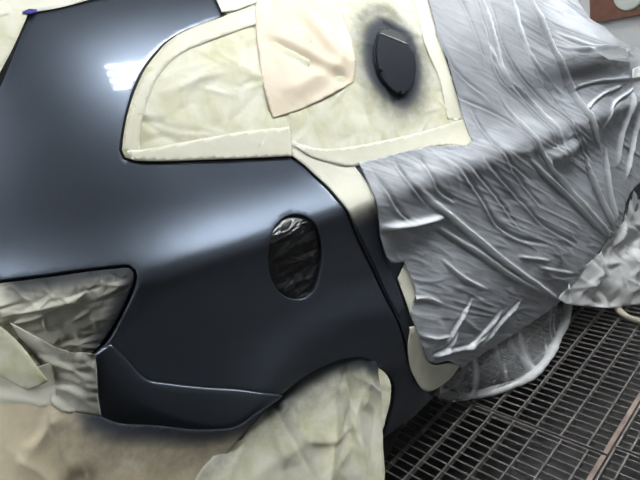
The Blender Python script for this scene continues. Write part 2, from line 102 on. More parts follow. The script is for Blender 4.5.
 't_arc': [(0.6677,1.4621),(0.6554,1.4607),(0.6429,1.4593),(0.6304,1.458),(0.618,1.4566),(0.6057,1.4551),(0.5935,1.4534),(0.5816,1.4514),(0.5687,1.449),(0.5558,1.4465),(0.5431,1.4438),(0.5308,1.4409),(0.5188,1.4375),(0.5075,1.4338),(0.4938,1.4284),(0.481,1.4224),(0.4686,1.4158),(0.4563,1.4089),(0.4436,1.4013),(0.431,1.3933),(0.4187,1.3849),(0.4067,1.3759),(0.3973,1.3683),(0.388,1.3603),(0.379,1.352),(0.3702,1.3436),(0.3617,1.335),(0.3518,1.3246),(0.3423,1.3139),(0.3332,1.303),(0.3245,1.292),(0.3164,1.2809),(0.3084,1.2693),(0.3011,1.2582),(0.2951,1.2484),(0.2851,1.229),(0.2905,1.2117),(0.3159,1.2131),(0.3201,1.2286),(0.3257,1.2442),(0.3334,1.2568),(0.343,1.2695),(0.3531,1.2821),(0.3611,1.2922),(0.3694,1.3023),(0.3781,1.3123),(0.3871,1.3218),(0.3967,1.3312),(0.4066,1.3402),(0.4169,1.3488),(0.4277,1.357),(0.4393,1.3648),(0.4515,1.3723),(0.464,1.379),(0.4764,1.385),(0.4876,1.3898),(0.4988,1.3938),(0.5102,1.3973),(0.5225,1.4004),(0.5347,1.403),(0.5475,1.405),(0.5609,1.4068),(0.5749,1.4084),(0.5895,1.4103),(0.6015,1.4118),(0.6141,1.4134),(0.6271,1.415),(0.6405,1.4166),(0.6541,1.4181),(0.6678,1.4196),(0.6816,1.4211),(0.6953,1.4225),(0.707,1.4236),(0.7189,1.4246),(0.7308,1.4257),(0.7429,1.4266),(0.755,1.4276),(0.7671,1.4285),(0.7793,1.4294),(0.7914,1.4304),(0.8035,1.4313),(0.8156,1.4323),(0.8527,1.4992),(0.8395,1.4968),(0.8259,1.4945),(0.8123,1.4921),(0.7986,1.4898),(0.7851,1.4874),(0.7719,1.485),(0.759,1.4827),(0.7467,1.4803),(0.7351,1.478),(0.7204,1.4748),(0.7068,1.4716),(0.6938,1.4685),(0.6809,1.4653)],
 't_roof': [(0.6842,1.5191),(0.6712,1.4714),(0.6862,1.4697),(0.7032,1.4688),(0.7133,1.4695),(0.7248,1.4708),(0.7372,1.4727),(0.7503,1.4748),(0.7637,1.477),(0.7769,1.4791),(0.7896,1.4811),(0.9162,1.5846),(0.7564,1.6246)],
 't_door': [(0.6819,1.1216),(0.6934,1.1168),(0.7046,1.112),(0.7157,1.107),(0.7268,1.1021),(0.738,1.0972),(0.7494,1.0925),(0.7613,1.088),(0.7736,1.0838),(0.7865,1.0799),(0.7973,1.0771),(0.8085,1.0745),(0.8202,1.0721),(0.8321,1.0699),(0.8443,1.0678),(0.8568,1.0658),(0.8693,1.0639),(0.882,1.0622),(0.8947,1.0605),(0.9075,1.0588),(0.9201,1.0572),(0.9326,1.0556),(0.9449,1.054),(0.957,1.0524),(0.9692,1.0508),(0.9812,1.0492),(0.9932,1.0476),(1.005,1.0461),(1.0169,1.0447),(1.0287,1.0433),(1.0405,1.0419),(1.0523,1.0406),(1.0643,1.0393),(1.0763,1.0381),(1.0884,1.0369),(1.1008,1.0358),(1.1133,1.0347),(1.1254,1.0337),(1.1376,1.0328),(1.15,1.0319),(1.1624,1.0311),(1.175,1.0304),(1.1877,1.0297),(1.2004,1.029),(1.2132,1.0283),(1.226,1.0277),(1.2388,1.0271),(1.2516,1.0264),(1.2644,1.0258),(1.2772,1.0251),(1.2899,1.0244),(1.3026,1.0237),(1.3053,1.0105),(1.3063,0.9968),(1.3035,0.9844),(1.2985,0.9714),(1.2935,0.9584),(1.2525,0.945),(1.2407,0.9494),(1.2288,0.954),(1.217,0.9587),(1.2051,0.9633),(1.1933,0.9677),(1.1815,0.9719),(1.1699,0.9756),(1.1584,0.9788),(1.145,0.9818),(1.1319,0.9839),(1.119,0.9857),(1.1059,0.9871),(1.0924,0.9886),(1.0783,0.9903),(1.0664,0.9919),(1.054,0.9934),(1.0412,0.9951),(1.0282,0.9967),(1.0151,0.9983),(1.0019,0.9999),(0.9887,1.0014),(0.9756,1.0029),(0.9628,1.0044),(0.9503,1.0057),(0.9375,1.0069),(0.9245,1.0081),(0.9116,1.0092),(0.8989,1.0103),(0.8866,1.0115),(0.8748,1.0127),(0.8637,1.014),(0.8536,1.0154),(0.8401,1.0176),(0.8281,1.0201),(0.8168,1.0225),(0.8052,1.025),(0.7939,1.0317),(0.7823,1.0384),(0.7704,1.0451),(0.7586,1.0518),(0.7472,1.0585),(0.7364,1.0653),(0.7264,1.0721),(0.7177,1.0791),(0.707,1.0895),(0.6983,1.1002),(0.6903,1.1109)],
 't_doorend': [(1.3048,1.0199),(1.307,1.0333),(1.3091,1.0466),(1.3113,1.0599),(1.3135,1.0733),(1.3157,1.0869),(1.3181,1.1007),(1.3204,1.1137),(1.3227,1.127),(1.3251,1.1405),(1.3275,1.154),(1.33,1.1675),(1.3326,1.1809),(1.3352,1.194),(1.3376,1.2062),(1.3398,1.218),(1.3419,1.2297),(1.3442,1.2415),(1.3469,1.2534),(1.3502,1.2658),(1.3542,1.2788),(1.3579,1.2892),(1.3621,1.3),(1.3667,1.3111),(1.3717,1.3225),(1.377,1.3341),(1.3826,1.3458),(1.3882,1.3577),(1.3939,1.3695),(1.3997,1.3814),(1.4053,1.3933),(1.4109,1.405),(1.4161,1.4166),(1.36,1.4287),(1.3545,1.4173),(1.3487,1.4057),(1.3427,1.3941),(1.3365,1.3824),(1.3303,1.3708),(1.3242,1.3591),(1.3181,1.3475),(1.3122,1.3359),(1.3066,1.3244),(1.3012,1.3131),(1.2963,1.3018),(1.2919,1.2908),(1.288,1.2799),(1.2847,1.2692),(1.2817,1.2563),(1.2797,1.2438),(1.2786,1.2316),(1.278,1.2195),(1.2776,1.2075),(1.2772,1.1955),(1.2766,1.1836),(1.2754,1.1715),(1.2734,1.1593),(1.2708,1.1476),(1.2677,1.1359),(1.2643,1.1241),(1.2606,1.1123),(1.2568,1.1004),(1.2527,1.0886),(1.2487,1.0768),(1.2447,1.0649),(1.2407,1.0531),(1.237,1.0413)],
 'p_shut': [(0.6744,1.1316),(0.6893,1.1252),(0.7055,1.1173),(0.7147,1.112),(0.725,1.1056),(0.7361,1.0986),(0.7475,1.091),(0.7589,1.0833),(0.7698,1.0756),(0.7798,1.0683),(0.7908,1.0597),(0.8011,1.0511),(0.8111,1.0424),(0.8209,1.0338),(0.831,1.0251),(0.8333,1.0108),(0.836,0.9963),(0.838,0.9821),(0.8387,0.9683),(0.8364,0.9524),(0.8325,0.9371),(0.8299,0.9224),(0.8301,0.9105),(0.8314,0.899),(0.8325,0.8859),(0.8328,0.8754),(0.8327,0.8636),(0.8326,0.8509),(0.8325,0.8378),(0.8324,0.8246),(0.8327,0.8119),(0.8333,0.8),(0.8344,0.7868),(0.836,0.7743),(0.8377,0.7621),(0.8397,0.7496),(0.8419,0.7367),(0.8442,0.7238),(0.847,0.7104),(0.85,0.6967),(0.8528,0.6831),(0.8553,0.6696),(0.857,0.6567),(0.858,0.6435),(0.8584,0.6307),(0.8584,0.618),(0.8583,0.6055),(0.8584,0.5928),(0.8279,0.5656),(0.8248,0.5797),(0.8217,0.5935),(0.8187,0.6078),(0.8155,0.6235),(0.8137,0.634),(0.8119,0.6451),(0.8102,0.6567),(0.8084,0.6688),(0.8066,0.6811),(0.8047,0.6936),(0.8026,0.7062),(0.8003,0.7188),(0.7977,0.7312),(0.7949,0.7432),(0.7918,0.7554),(0.7884,0.7677),(0.7849,0.7801),(0.7813,0.7926),(0.7776,0.805),(0.7738,0.8174),(0.7701,0.8296),(0.7665,0.8417),(0.763,0.8535),(0.759,0.8672),(0.7547,0.8811),(0.7504,0.895),(0.7462,0.9087),(0.7421,0.922),(0.7384,0.9345),(0.7351,0.9461),(0.7323,0.9566),(0.7295,0.9708),(0.7276,0.983),(0.7247,0.995),(0.72,1.0074),(0.7143,1.0196),(0.7084,1.0316),(0.7027,1.0434),(0.6968,1.0551),(0.6905,1.0663),(0.6835,1.0767),(0.6761,1.0867),(0.6686,1.0967)],
 'shut_z': (0.9396,0.8588),
 't_mid': [(0.8641,0.6757),(0.9129,0.7152),(0.9139,0.7007),(0.9151,0.6859),(0.9162,0.6713),(0.9171,0.6573),(0.9176,0.6445),(0.9185,0.6304),(0.9189,0.6175),(0.9165,0.6057),(0.9089,0.5944),(0.8981,0.5841),(0.8881,0.5743),(0.8785,0.5625),(0.8696,0.5509)],
 'p_low': [(0.8546,0.5244),(0.8665,0.5217),(0.8772,0.5161),(0.8816,0.5082),(0.8846,0.4973),(0.8868,0.4843),(0.8886,0.4701),(0.8906,0.4558),(0.8932,0.4424),(0.8958,0.4301),(0.8978,0.4173),(0.8999,0.4042),(0.9024,0.3913),(0.9058,0.3786),(0.9105,0.3666),(0.9171,0.3554),(0.9243,0.3468),(0.9333,0.3388),(0.9435,0.3312),(0.9546,0.324),(0.9664,0.317),(0.9784,0.3104),(0.9903,0.3038),(1.0017,0.2974),(1.0122,0.291),(1.0216,0.2845),(1.032,0.2764),(1.0416,0.2686),(1.0506,0.261),(1.0594,0.2535),(1.0681,0.246),(1.0771,0.2384),(1.0656,0.2303),(1.0544,0.2215),(1.0427,0.214),(1.0296,0.2093),(1.0175,0.2082),(1.0042,0.209),(0.9901,0.2112),(0.9759,0.2147),(0.9622,0.2189),(0.9496,0.2235),(0.9363,0.2291),(0.9234,0.2357),(0.9112,0.2432),(0.8999,0.252),(0.8899,0.2622),(0.8829,0.2714),(0.8767,0.2818),(0.8713,0.293),(0.8664,0.3049),(0.862,0.3172),(0.858,0.3297),(0.8544,0.3421),(0.8512,0.3542),(0.8484,0.3667),(0.846,0.3796),(0.844,0.3926),(0.8425,0.4057),(0.8414,0.4187),(0.8408,0.4314),(0.8408,0.4436),(0.8416,0.4576),(0.8436,0.4712),(0.8461,0.4846),(0.8491,0.4978),(0.852,0.511)],
 'p_rooftop': [(0.2331,1.5485),(0.2467,1.5485),(0.2601,1.5484),(0.2737,1.5483),(0.2875,1.5484),(0.3018,1.5491),(0.3139,1.55),(0.3265,1.5512),(0.3392,1.5527),(0.3522,1.5543),(0.3652,1.556),(0.3782,1.5577),(0.391,1.5592),(0.5417,1.6067),(0.5734,1.6847),(0.1918,1.7175),(0.1582,1.5523)],
 'p_tailgate': [(0.238,1.55),(0.2291,1.541),(0.2201,1.5319),(0.2112,1.5228),(0.2022,1.5138),(0.1934,1.5048),(0.1847,1.4961),(0.1763,1.4876),(0.1662,1.4775),(0.1565,1.4678),(0.1469,1.4583),(0.1374,1.4488),(0.1278,1.4393),(-0.0149,1.2745),(-0.0943,1.2974),(0.0539,1.5304),(0.1739,1.5867)],
 't_blue': [(0.2226,1.5482),(0.2397,1.5535),(0.2544,1.5492),(0.2515,1.5435),(0.2341,1.5421)],
 'flap': [(1.1201,1.3323),(1.1072,1.3244),(1.0958,1.3138),(1.0851,1.302),(1.0762,1.2917),(1.0676,1.2804),(1.0599,1.2687),(1.0537,1.2571),(1.0483,1.244),(1.0447,1.2308),(1.0439,1.2176),(1.0471,1.2027),(1.0537,1.1878),(1.0619,1.1747),(1.0708,1.1641),(1.0811,1.1551),(1.0925,1.1493),(1.1059,1.1478),(1.1204,1.1498),(1.1342,1.1544),(1.1447,1.1606),(1.1548,1.169),(1.1643,1.1786),(1.1733,1.1883),(1.1821,1.1983),(1.1905,1.2089),(1.1981,1.2199),(1.2046,1.2313),(1.2099,1.2429),(1.2144,1.2551),(1.2175,1.2673),(1.2186,1.2789),(1.2172,1.2922),(1.2132,1.305),(1.2068,1.3162),(1.1973,1.3258),(1.1852,1.3336),(1.1719,1.3385),(1.1595,1.3399),(1.1459,1.3392),(1.1323,1.3365)],
 'flap_plate': [(1.1196,1.3262),(1.2028,1.2757),(1.2083,1.2525),(1.2047,1.2367),(1.197,1.2204),(1.1889,1.2076),(1.1788,1.1949),(1.1679,1.1834),(1.1567,1.1734),(1.1447,1.1646),(1.1321,1.158),(1.1194,1.1536),(1.1063,1.1512),(1.0941,1.152),(1.0784,1.1604),(1.0655,1.1738),(1.0588,1.1847),(1.0538,1.197),(1.0512,1.21),(1.0519,1.2249),(1.0554,1.2405),(1.0609,1.2556),(1.0664,1.2669),(1.0731,1.2781),(1.0807,1.2886),(1.0886,1.2983),(1.0985,1.3084),(1.109,1.3173)],
 'flap_top': [(1.1201,1.3323),(1.1397,1.3412),(1.156,1.3424),(1.173,1.3399),(1.1897,1.3331),(1.2035,1.3232),(1.2137,1.3021),(1.2139,1.2897),(1.2126,1.2769),(1.2009,1.2814),(1.189,1.2858),(1.1771,1.2902),(1.1659,1.295),(1.1556,1.3006),(1.1428,1.3104),(1.1314,1.3214)],
 'flap_strip': [(1.1214,1.3258),(1.1337,1.3189),(1.146,1.312),(1.1587,1.3047),(1.1697,1.2981),(1.181,1.2912),(1.1924,1.2841),(1.2038,1.2771)],
 'flap_lip': [(1.118,1.3296),(1.1064,1.3198),(1.0947,1.3101),(1.0839,1.2992),(1.0757,1.2894),(1.0679,1.2788),(1.061,1.2678),(1.0555,1.2567),(1.0508,1.2436),(1.0479,1.2302),(1.0474,1.2168),(1.05,1.2022),(1.0552,1.1876),(1.0619,1.1747),(1.0729,1.1622),(1.0851,1.1511)],
 'flap_knob': (1.0541,1.2302),
 'flap_c': (1.1302,1.2409),
 'spray_up': [(1.1022,1.3827),(1.1155,1.3865),(1.1287,1.3906),(1.142,1.3941),(1.1558,1.3961),(1.1688,1.3968),(1.1828,1.3968),(1.1967,1.3959),(1.2092,1.3934),(1.219,1.3888),(1.2271,1.3788),(1.2319,1.3658),(1.2367,1.3528)],
 'pf1': [(0.9096,1.4403),(0.9138,1.4289),(0.918,1.4178),(0.9221,1.4065),(0.9262,1.3948),(0.9301,1.3825),(0.9331,1.3707),(0.9357,1.3577),(0.9382,1.3442),(0.9407,1.3306),(0.9435,1.3178),(0.9468,1.3061),(0.951,1.2964),(0.9591,1.2851),(0.9683,1.2763),(0.9775,1.2675)],
 'pf2': [(0.7589,1.4136),(0.7685,1.4048),(0.778,1.396),(0.7874,1.3873),(0.7969,1.3785),(0.8065,1.3697),(0.8163,1.3608),(0.8266,1.3517),(0.8372,1.3424),(0.8462,1.3348),(0.8555,1.327),(0.865,1.3191),(0.8748,1.3111),(0.8848,1.3031),(0.8949,1.295),(0.9051,1.2868),(0.9154,1.2786),(0.9256,1.2704),(0.9358,1.2623),(0.946,1.2542),(0.9559,1.2461)],
 'pf3': [(0.7122,1.2476),(0.7242,1.2492),(0.736,1.2507),(0.7478,1.2523),(0.7596,1.2538),(0.7715,1.2554),(0.7835,1.257),(0.7957,1.2587),(0.8081,1.2605),(0.8208,1.2625),(0.8321,1.2643),(0.8436,1.2662),(0.8553,1.2682),(0.8671,1.2703),(0.8792,1.2724),(0.8913,1.2746),(0.9035,1.2768),(0.9157,1.279),(0.9279,1.2813),(0.9401,1.2835),(0.9522,1.2857),(0.9642,1.2878)],
 'p_tail': [(-0.1366,1.0653),(-0.1239,1.0633),(-0.1111,1.0613),(-0.0982,1.0592),(-0.0853,1.0572),(-0.0726,1.0552),(-0.0602,1.0532),(-0.0481,1.0512),(-0.0365,1.0494),(-0.0221,1.047),(-0.0085,1.0446),(0.0048,1.0424),(0.0179,1.0401),(0.0314,1.0379),(0.0455,1.0356),(0.0597,1.0335),(0.0739,1.0313),(0.088,1.0291),(0.1018,1.0267),(0.115,1.0242),(0.1285,1.0215),(0.1416,1.0187),(0.1538,1.016),(0.1644,1.0135),(0.179,1.0103),(0.1891,1.0059),(0.192,0.9958),(0.1856,0.9785),(0.1781,0.9656),(0.1681,0.9512),(0.1612,0.9421),(0.1531,0.9322),(0.1445,0.922),(0.1356,0.9119),(0.127,0.9025),(0.1174,0.8923),(0.1077,0.8824),(0.0981,0.8732),(0.0887,0.865),(0.0744,0.855),(0.0604,0.8461),(-0.0111,0.8215),(-0.2048,0.9011)],
 'tl_edge': [(-0.0001,1.0496),(0.0139,1.0476),(0.0278,1.0456),(0.0417,1.0436),(0.0556,1.0414),(0.0696,1.0391),(0.0815,1.0371),(0.0936,1.0351),(0.1058,1.033),(0.1178,1.0307),(0.1294,1.0282),(0.1405,1.0255),(0.1556,1.0219),(0.1709,1.0181),(0.184,1.0136),(0.1922,1.0078),(0.193,0.9891),(0.1876,0.975),(0.1786,0.9595),(0.1719,0.9495),(0.1638,0.9386),(0.1549,0.9274),(0.1456,0.9164),(0.1363,0.9061),(0.1275,0.8972),(0.1183,0.8888),(0.109,0.8806),(0.0997,0.8725),(0.0904,0.8643)],
 'tl_edge2': [(0.1496,1.0047),(0.1611,0.9906),(0.1676,0.9763),(0.164,0.9672),(0.1561,0.9577),(0.1461,0.9483),(0.1365,0.9393),(0.1269,0.9305),(0.1168,0.9222),(0.1063,0.9139),(0.096,0.9056)],
 'tl_edge3': [(0.0449,0.9271),(0.0603,0.9292),(0.0739,0.9277),(0.0825,0.9139),(0.0889,0.8959)],
 'p_strip': [(-0.1426,1.0502),(-0.0683,0.9968),(-0.0619,0.9841),(-0.0554,0.9714),(-0.0496,0.9577),(-0.0456,0.945),(-0.0422,0.9315),(-0.0392,0.9176),(-0.0364,0.9035),(-0.0343,0.8913),(-0.0325,0.879),(-0.0309,0.8664),(-0.0293,0.8539),(-0.0276,0.8414),(-0.05,0.8375),(-0.069,0.8366),(-0.0773,0.8485),(-0.0853,0.8603),(-0.094,0.8723),(-0.1041,0.8847),(-0.1121,0.8932),(-0.121,0.902),(-0.1305,0.911),(-0.1405,0.9201),(-0.1508,0.9292),(-0.1612,0.9384),(-0.1714,0.9476),(-0.1813,0.9566)],
 'p_pale': [(-0.1688,0.9866),(-0.1585,0.9786),(-0.1477,0.9705),(-0.1367,0.9624),(-0.1259,0.9543),(-0.1154,0.9463),(-0.1055,0.9383),(-0.0965,0.9304),(-0.0887,0.9227),(-0.0804,0.9114),(-0.0743,0.8998),(-0.0682,0.8893),(-0.06,0.8814),(-0.0488,0.8772),(-0.0358,0.8756),(-0.0221,0.8751),(-0.0088,0.8741),(-0.0372,0.7853),(-0.0491,0.7901),(-0.0606,0.7949),(-0.0723,0.7997),(-0.0848,0.8045),(-0.0986,0.8094),(-0.1085,0.8127),(-0.119,0.8159),(-0.1302,0.8192),(-0.1418,0.8225),(-0.1537,0.8258),(-0.166,0.8291),(-0.1783,0.8324),(-0.1908,0.8358),(-0.2031,0.8391),(-0.2153,0.8424),(-0.2271,0.8457)],
 'p_corner': [(-0.045,0.9788),(-0.0379,0.9686),(-0.0308,0.9582),(-0.0238,0.9476),(-0.0167,0.9371),(-0.0096,0.9268),(-0.0024,0.917),(0.005,0.9079),(0.0125,0.8996),(0.0228,0.8901),(0.0334,0.8819),(0.0442,0.8744),(0.0549,0.8671),(0.0656,0.8594),(0.0623,0.8469),(0.0589,0.8343),(0.055,0.8212),(0.0508,0.8089),(0.046,0.7961),(0.0412,0.7832),(0.0369,0.7708),(0.033,0.7568),(0.0295,0.7433),(0.0261,0.7297),(0.0142,0.7394),(0.0015,0.7501),(-0.0098,0.7587),(-0.0229,0.768),(-0.0345,0.7782),(-0.0413,0.7894),(-0.0414,0.8013),(-0.0371,0.8142),(-0.0311,0.8275),(-0.026,0.8407),(-0.0289,0.8543),(-0.0319,0.868),(-0.0348,0.8817),(-0.0375,0.8954),(-0.0397,0.9092),(-0.0413,0.923),(-0.0424,0.9369),(-0.0433,0.9509),(-0.0441,0.9648)],
 'bump_left': [(0.0673,0.8586),(0.0634,0.8463),(0.0594,0.8341),(0.055,0.8212),(0.0506,0.809),(0.0458,0.7962),(0.0411,0.7833),(0.0369,0.7708),(0.033,0.7568),(0.0295,0.7433),(0.0261,0.7297)],
 'p_skirt': [(-0.2337,0.8728),(-0.2214,0.8688),(-0.2089,0.8648),(-0.1963,0.8609),(-0.1837,0.8569),(-0.1712,0.853),(-0.1589,0.8489),(-0.1469,0.8447),(-0.1352,0.8404),(-0.124,0.8359),(-0.112,0.8308),(-0.1,0.8254),(-0.0884,0.82),(-0.0772,0.8144),(-0.0666,0.8087),(-0.0567,0.8028),(-0.0478,0.7968),(-0.0379,0.7884),(-0.0296,0.7797),(-0.0218,0.771),(-0.0134,0.7625),(-0.0038,0.7541),(0.0061,0.7459),(0.0161,0.7378),(0.0261,0.7297),(0.0334,0.7195),(0.0407,0.7092),(0.0498,0.699),(0.0591,0.6909),(0.0697,0.6831),(0.0813,0.6751),(0.0936,0.6666),(0.1062,0.6574),(0.1149,0.6505),(0.124,0.6429),(0.1335,0.6348),(0.1433,0.6264),(0.1533,0.6178),(0.1633,0.6094),(0.1734,0.6012),(0.1834,0.5934),(0.1932,0.5864),(0.2028,0.5802),(0.2157,0.5725),(0.2286,0.5652),(0.2414,0.5587),(0.254,0.5533),(0.2664,0.5493),(0.2784,0.5472),(0.2928,0.548),(0.307,0.5518),(0.3205,0.5563),(0.3329,0.5595),(0.3491,0.561),(0.3642,0.5618),(0.3297,0.5403),(0.3187,0.5346),(0.3078,0.5291),(0.2968,0.5235),(0.2857,0.5174),(0.2743,0.5106),(0.2642,0.5042),(0.254,0.4978),(0.2436,0.491),(0.2331,0.4836),(0.2222,0.4753),(0.2111,0.4659),(0.1995,0.4551),(0.1928,0.4483),(0.186,0.4409),(0.1789,0.4329),(0.1717,0.4244),(0.1644,0.4154),(0.1569,0.406),(0.1494,0.3962),(0.1417,0.3861),(0.134,0.3757),(0.1261,0.3651),(0.1183,0.3543),(0.1103,0.3433),(0.1024,0.3323),(0.0944,0.3212),(0.0865,0.3101),(0.0785,0.299),(0.0706,0.2881),(0.0627,0.2773),(0.0549,0.2666),(0.0472,0.2562),(0.0395,0.2461),(-0.3983,0.4753)],
 'skirt_edge': [(0.0285,0.7354),(0.0368,0.7237),(0.045,0.712),(0.055,0.7007),(0.0639,0.6928),(0.0738,0.6854),(0.0846,0.678),(0.096,0.6702),(0.1079,0.6615),(0.1165,0.6547),(0.1255,0.6471),(0.135,0.6389),(0.1448,0.6304),(0.1548,0.6218),(0.165,0.6132),(0.1751,0.6051),(0.1851,0.5975),(0.1949,0.5907),(0.2045,0.585),(0.2165,0.5787),(0.2283,0.5733),(0.2401,0.5687),(0.2518,0.5649),(0.2635,0.5622),(0.2753,0.5603),(0.289,0.5602),(0.3028,0.5621),(0.3166,0.5649),(0.3303,0.5673),(0.3438,0.5681),(0.3565,0.5672),(0.369,0.5654),(0.3814,0.563),(0.3938,0.5605),(0.4063,0.5582)],
 'sk1': [(-0.0501,0.7912),(-0.0514,0.7791),(-0.0525,0.7669),(-0.0537,0.7548),(-0.055,0.7426),(-0.0563,0.7306),(-0.0578,0.7185),(-0.0597,0.7044),(-0.0618,0.6904),(-0.0641,0.6763),(-0.0663,0.6624),(-0.0685,0.6483)],
 'sk2': [(-0.0363,0.7782),(-0.0502,0.7672),(-0.0647,0.7564),(-0.0765,0.7479),(-0.0889,0.7395),(-0.1006,0.734),(-0.1225,0.7346)],
 'sk3': [(-0.0091,0.7489),(-0.0132,0.7374),(-0.0174,0.726),(-0.0214,0.7143),(-0.0254,0.7015),(-0.0286,0.6895),(-0.0316,0.6767),(-0.0346,0.6633),(-0.0376,0.6496),(-0.0405,0.6359),(-0.0435,0.6225)],
 'sk4': [(-0.1355,0.721),(-0.128,0.7105),(-0.1202,0.7001),(-0.113,0.6895),(-0.1074,0.6784),(-0.1032,0.6634),(-0.101,0.6477),(-0.0988,0.6321)],
 'sk5': [(0.0113,0.7148),(0.0069,0.7037),(0.0025,0.6927),(-0.0019,0.6816),(-0.0063,0.6704),(-0.0108,0.659),(-0.0156,0.6463),(-0.0205,0.6334),(-0.0253,0.6203),(-0.0302,0.6072),(-0.035,0.5941)],
 'p_wheel': [(0.3872,0.5448),(0.3991,0.5459),(0.411,0.5468),(0.423,0.5479),(0.435,0.5492),(0.4472,0.551),(0.4592,0.5532),(0.4717,0.5552),(0.4852,0.5564),(0.4979,0.5567),(0.5116,0.5566),(0.5258,0.5561),(0.5403,0.5552),(0.5544,0.5538),(0.5678,0.5522),(0.5818,0.55),(0.5953,0.5474),(0.6085,0.5444),(0.6215,0.5407),(0.6344,0.5364),(0.648,0.5313),(0.6618,0.5256),(0.6752,0.5192),(0.6875,0.5121),(0.698,0.5044),(0.7086,0.4923),(0.7168,0.479),(0.725,0.4657),(0.7205,0.4541),(0.716,0.4425),(0.7117,0.4309),(0.7073,0.4193),(0.7028,0.4078),(0.6982,0.3962),(0.6933,0.3848),(0.6882,0.3734),(0.6828,0.3619),(0.677,0.3504),(0.671,0.339),(0.6649,0.3277),(0.6587,0.3164),(0.6525,0.3051),(0.6463,0.294),(0.6403,0.2829),(0.6341,0.2713),(0.6284,0.2602),(0.6229,0.2492),(0.6172,0.2382),(0.6108,0.2267),(0.6036,0.2145),(0.5951,0.2013),(0.5897,0.1935),(0.5839,0.1853),(0.5777,0.1767),(0.571,0.1679),(0.564,0.1587),(0.5567,0.1494),(0.5491,0.1398),(0.5413,0.13),(0.5333,0.1201),(0.5251,0.11),(0.5167,0.0999),(0.5082,0.0896),(0.4997,0.0793),(0.4911,0.069),(0.4826,0.0586),(0.474,0.0483),(0.4656,0.0381),(0.4572,0.0279),(0.449,0.0178),(0.4409,0.0079),(0.4331,-0.0019),(0.0118,0.2977),(0.019,0.308),(0.0263,0.3187),(0.0336,0.3299),(0.0409,0.3413),(0.0483,0.3529),(0.0557,0.3645),(0.063,0.3762),(0.0704,0.3878),(0.0777,0.3992),(0.085,0.4103),(0.0923,0.4211),(0.0995,0.4314),(0.1067,0.4412),(0.1139,0.4503),(0.121,0.4587),(0.128,0.4662),(0.1349,0.4729),(0.1417,0.4785),(0.1551,0.4868),(0.1681,0.492),(0.181,0.4954),(0.1942,0.4982),(0.2082,0.502),(0.2204,0.5059),(0.2331,0.5098),(0.2461,0.5137),(0.2594,0.5176),(0.2727,0.5213),(0.286,0.5249),(0.2991,0.5281),(0.3117,0.5309),(0.3243,0.5335),(0.3369,0.5359),(0.3495,0.5381),(0.362,0.5403),(0.3746,0.5425)],
 'p_wheel2': [(0.711,0.4914),(0.7174,0.4789),(0.7239,0.4664),(0.7303,0.4537),(0.7382,0.4398),(0.7461,0.4258),(0.751,0.4123),(0.7515,0.3977),(0.7481,0.3834),(0.7423,0.3715),(0.7342,0.3596),(0.7244,0.3479),(0.7157,0.3393),(0.7057,0.3308),(0.695,0.3225),(0.6845,0.3145),(0.6749,0.3069),(0.6639,0.2985),(0.6536,0.2908),(0.6431,0.2813),(0.6357,0.2731),(0.6281,0.2638),(0.6205,0.2536),(0.6128,0.2431),(0.6051,0.2325),(0.5975,0.2224),(0.5536,0.2491),(0.6273,0.4066)],
 'arch_edge': [(0.3939,0.5468),(0.4077,0.5484),(0.4216,0.5501),(0.4358,0.5519),(0.4477,0.5538),(0.4598,0.556),(0.4724,0.5579),(0.486,0.5592),(0.4987,0.5595),(0.5123,0.5594),(0.5266,0.5589),(0.541,0.5579),(0.5552,0.5566),(0.5686,0.555),(0.5825,0.5528),(0.596,0.5503),(0.6093,0.5472),(0.6223,0.5436),(0.6352,0.5393),(0.6487,0.5341),(0.6625,0.5282),(0.6758,0.5217),(0.6882,0.5146),(0.6991,0.5069),(0.7084,0.4981),(0.7161,0.4885),(0.7232,0.4786),(0.7306,0.4689)],
 'wheel_left': [(0.3872,0.5448),(0.3752,0.5408),(0.3632,0.5366),(0.3511,0.5325),(0.3391,0.5284),(0.3271,0.5244),(0.3152,0.5204),(0.3033,0.5166),(0.29,0.5125),(0.2766,0.5086),(0.2633,0.5047),(0.2502,0.5009),(0.2372,0.497),(0.2246,0.493),(0.2111,0.4883),(0.198,0.4835),(0.1851,0.4786),(0.1722,0.4736),(0.1593,0.4688)],
 'wp1': [(0.5756,0.5179),(0.5708,0.5068),(0.5661,0.4957),(0.5615,0.4844),(0.5568,0.4732),(0.552,0.4621),(0.547,0.4512),(0.5416,0.4405),(0.5358,0.4302),(0.5286,0.4189),(0.521,0.4079),(0.513,0.3972),(0.5047,0.3867),(0.4962,0.3765),(0.4876,0.3664),(0.4789,0.3564),(0.4703,0.347),(0.4616,0.3378),(0.4526,0.3288),(0.4435,0.32),(0.4344,0.3112),(0.4254,0.3023),(0.4164,0.2934)],
 'wp2': [(0.6673,0.4806),(0.6672,0.4674),(0.6678,0.4537),(0.668,0.4403),(0.6668,0.4277),(0.6632,0.4167),(0.6551,0.4062),(0.644,0.3975),(0.6318,0.3895),(0.6202,0.3812)],
 'wp3': [(0.6209,0.4992),(0.6178,0.4861),(0.6153,0.4728),(0.6128,0.4595),(0.6097,0.4465),(0.6053,0.4339),(0.599,0.4221),(0.5918,0.4127),(0.5832,0.404),(0.5735,0.3957),(0.5629,0.3877),(0.5519,0.38),(0.5408,0.3722),(0.5299,0.3644),(0.5196,0.3563)],
 'wp4': [(0.4436,0.5244),(0.4322,0.5178),(0.4201,0.5116),(0.408,0.5056),(0.3961,0.4993),(0.385,0.4924),(0.3751,0.4847),(0.367,0.4758),(0.361,0.4656),(0.3567,0.4543),(0.3535,0.4421),(0.3511,0.4294),(0.3491,0.4165),(0.3468,0.4037),(0.344,0.3913)],
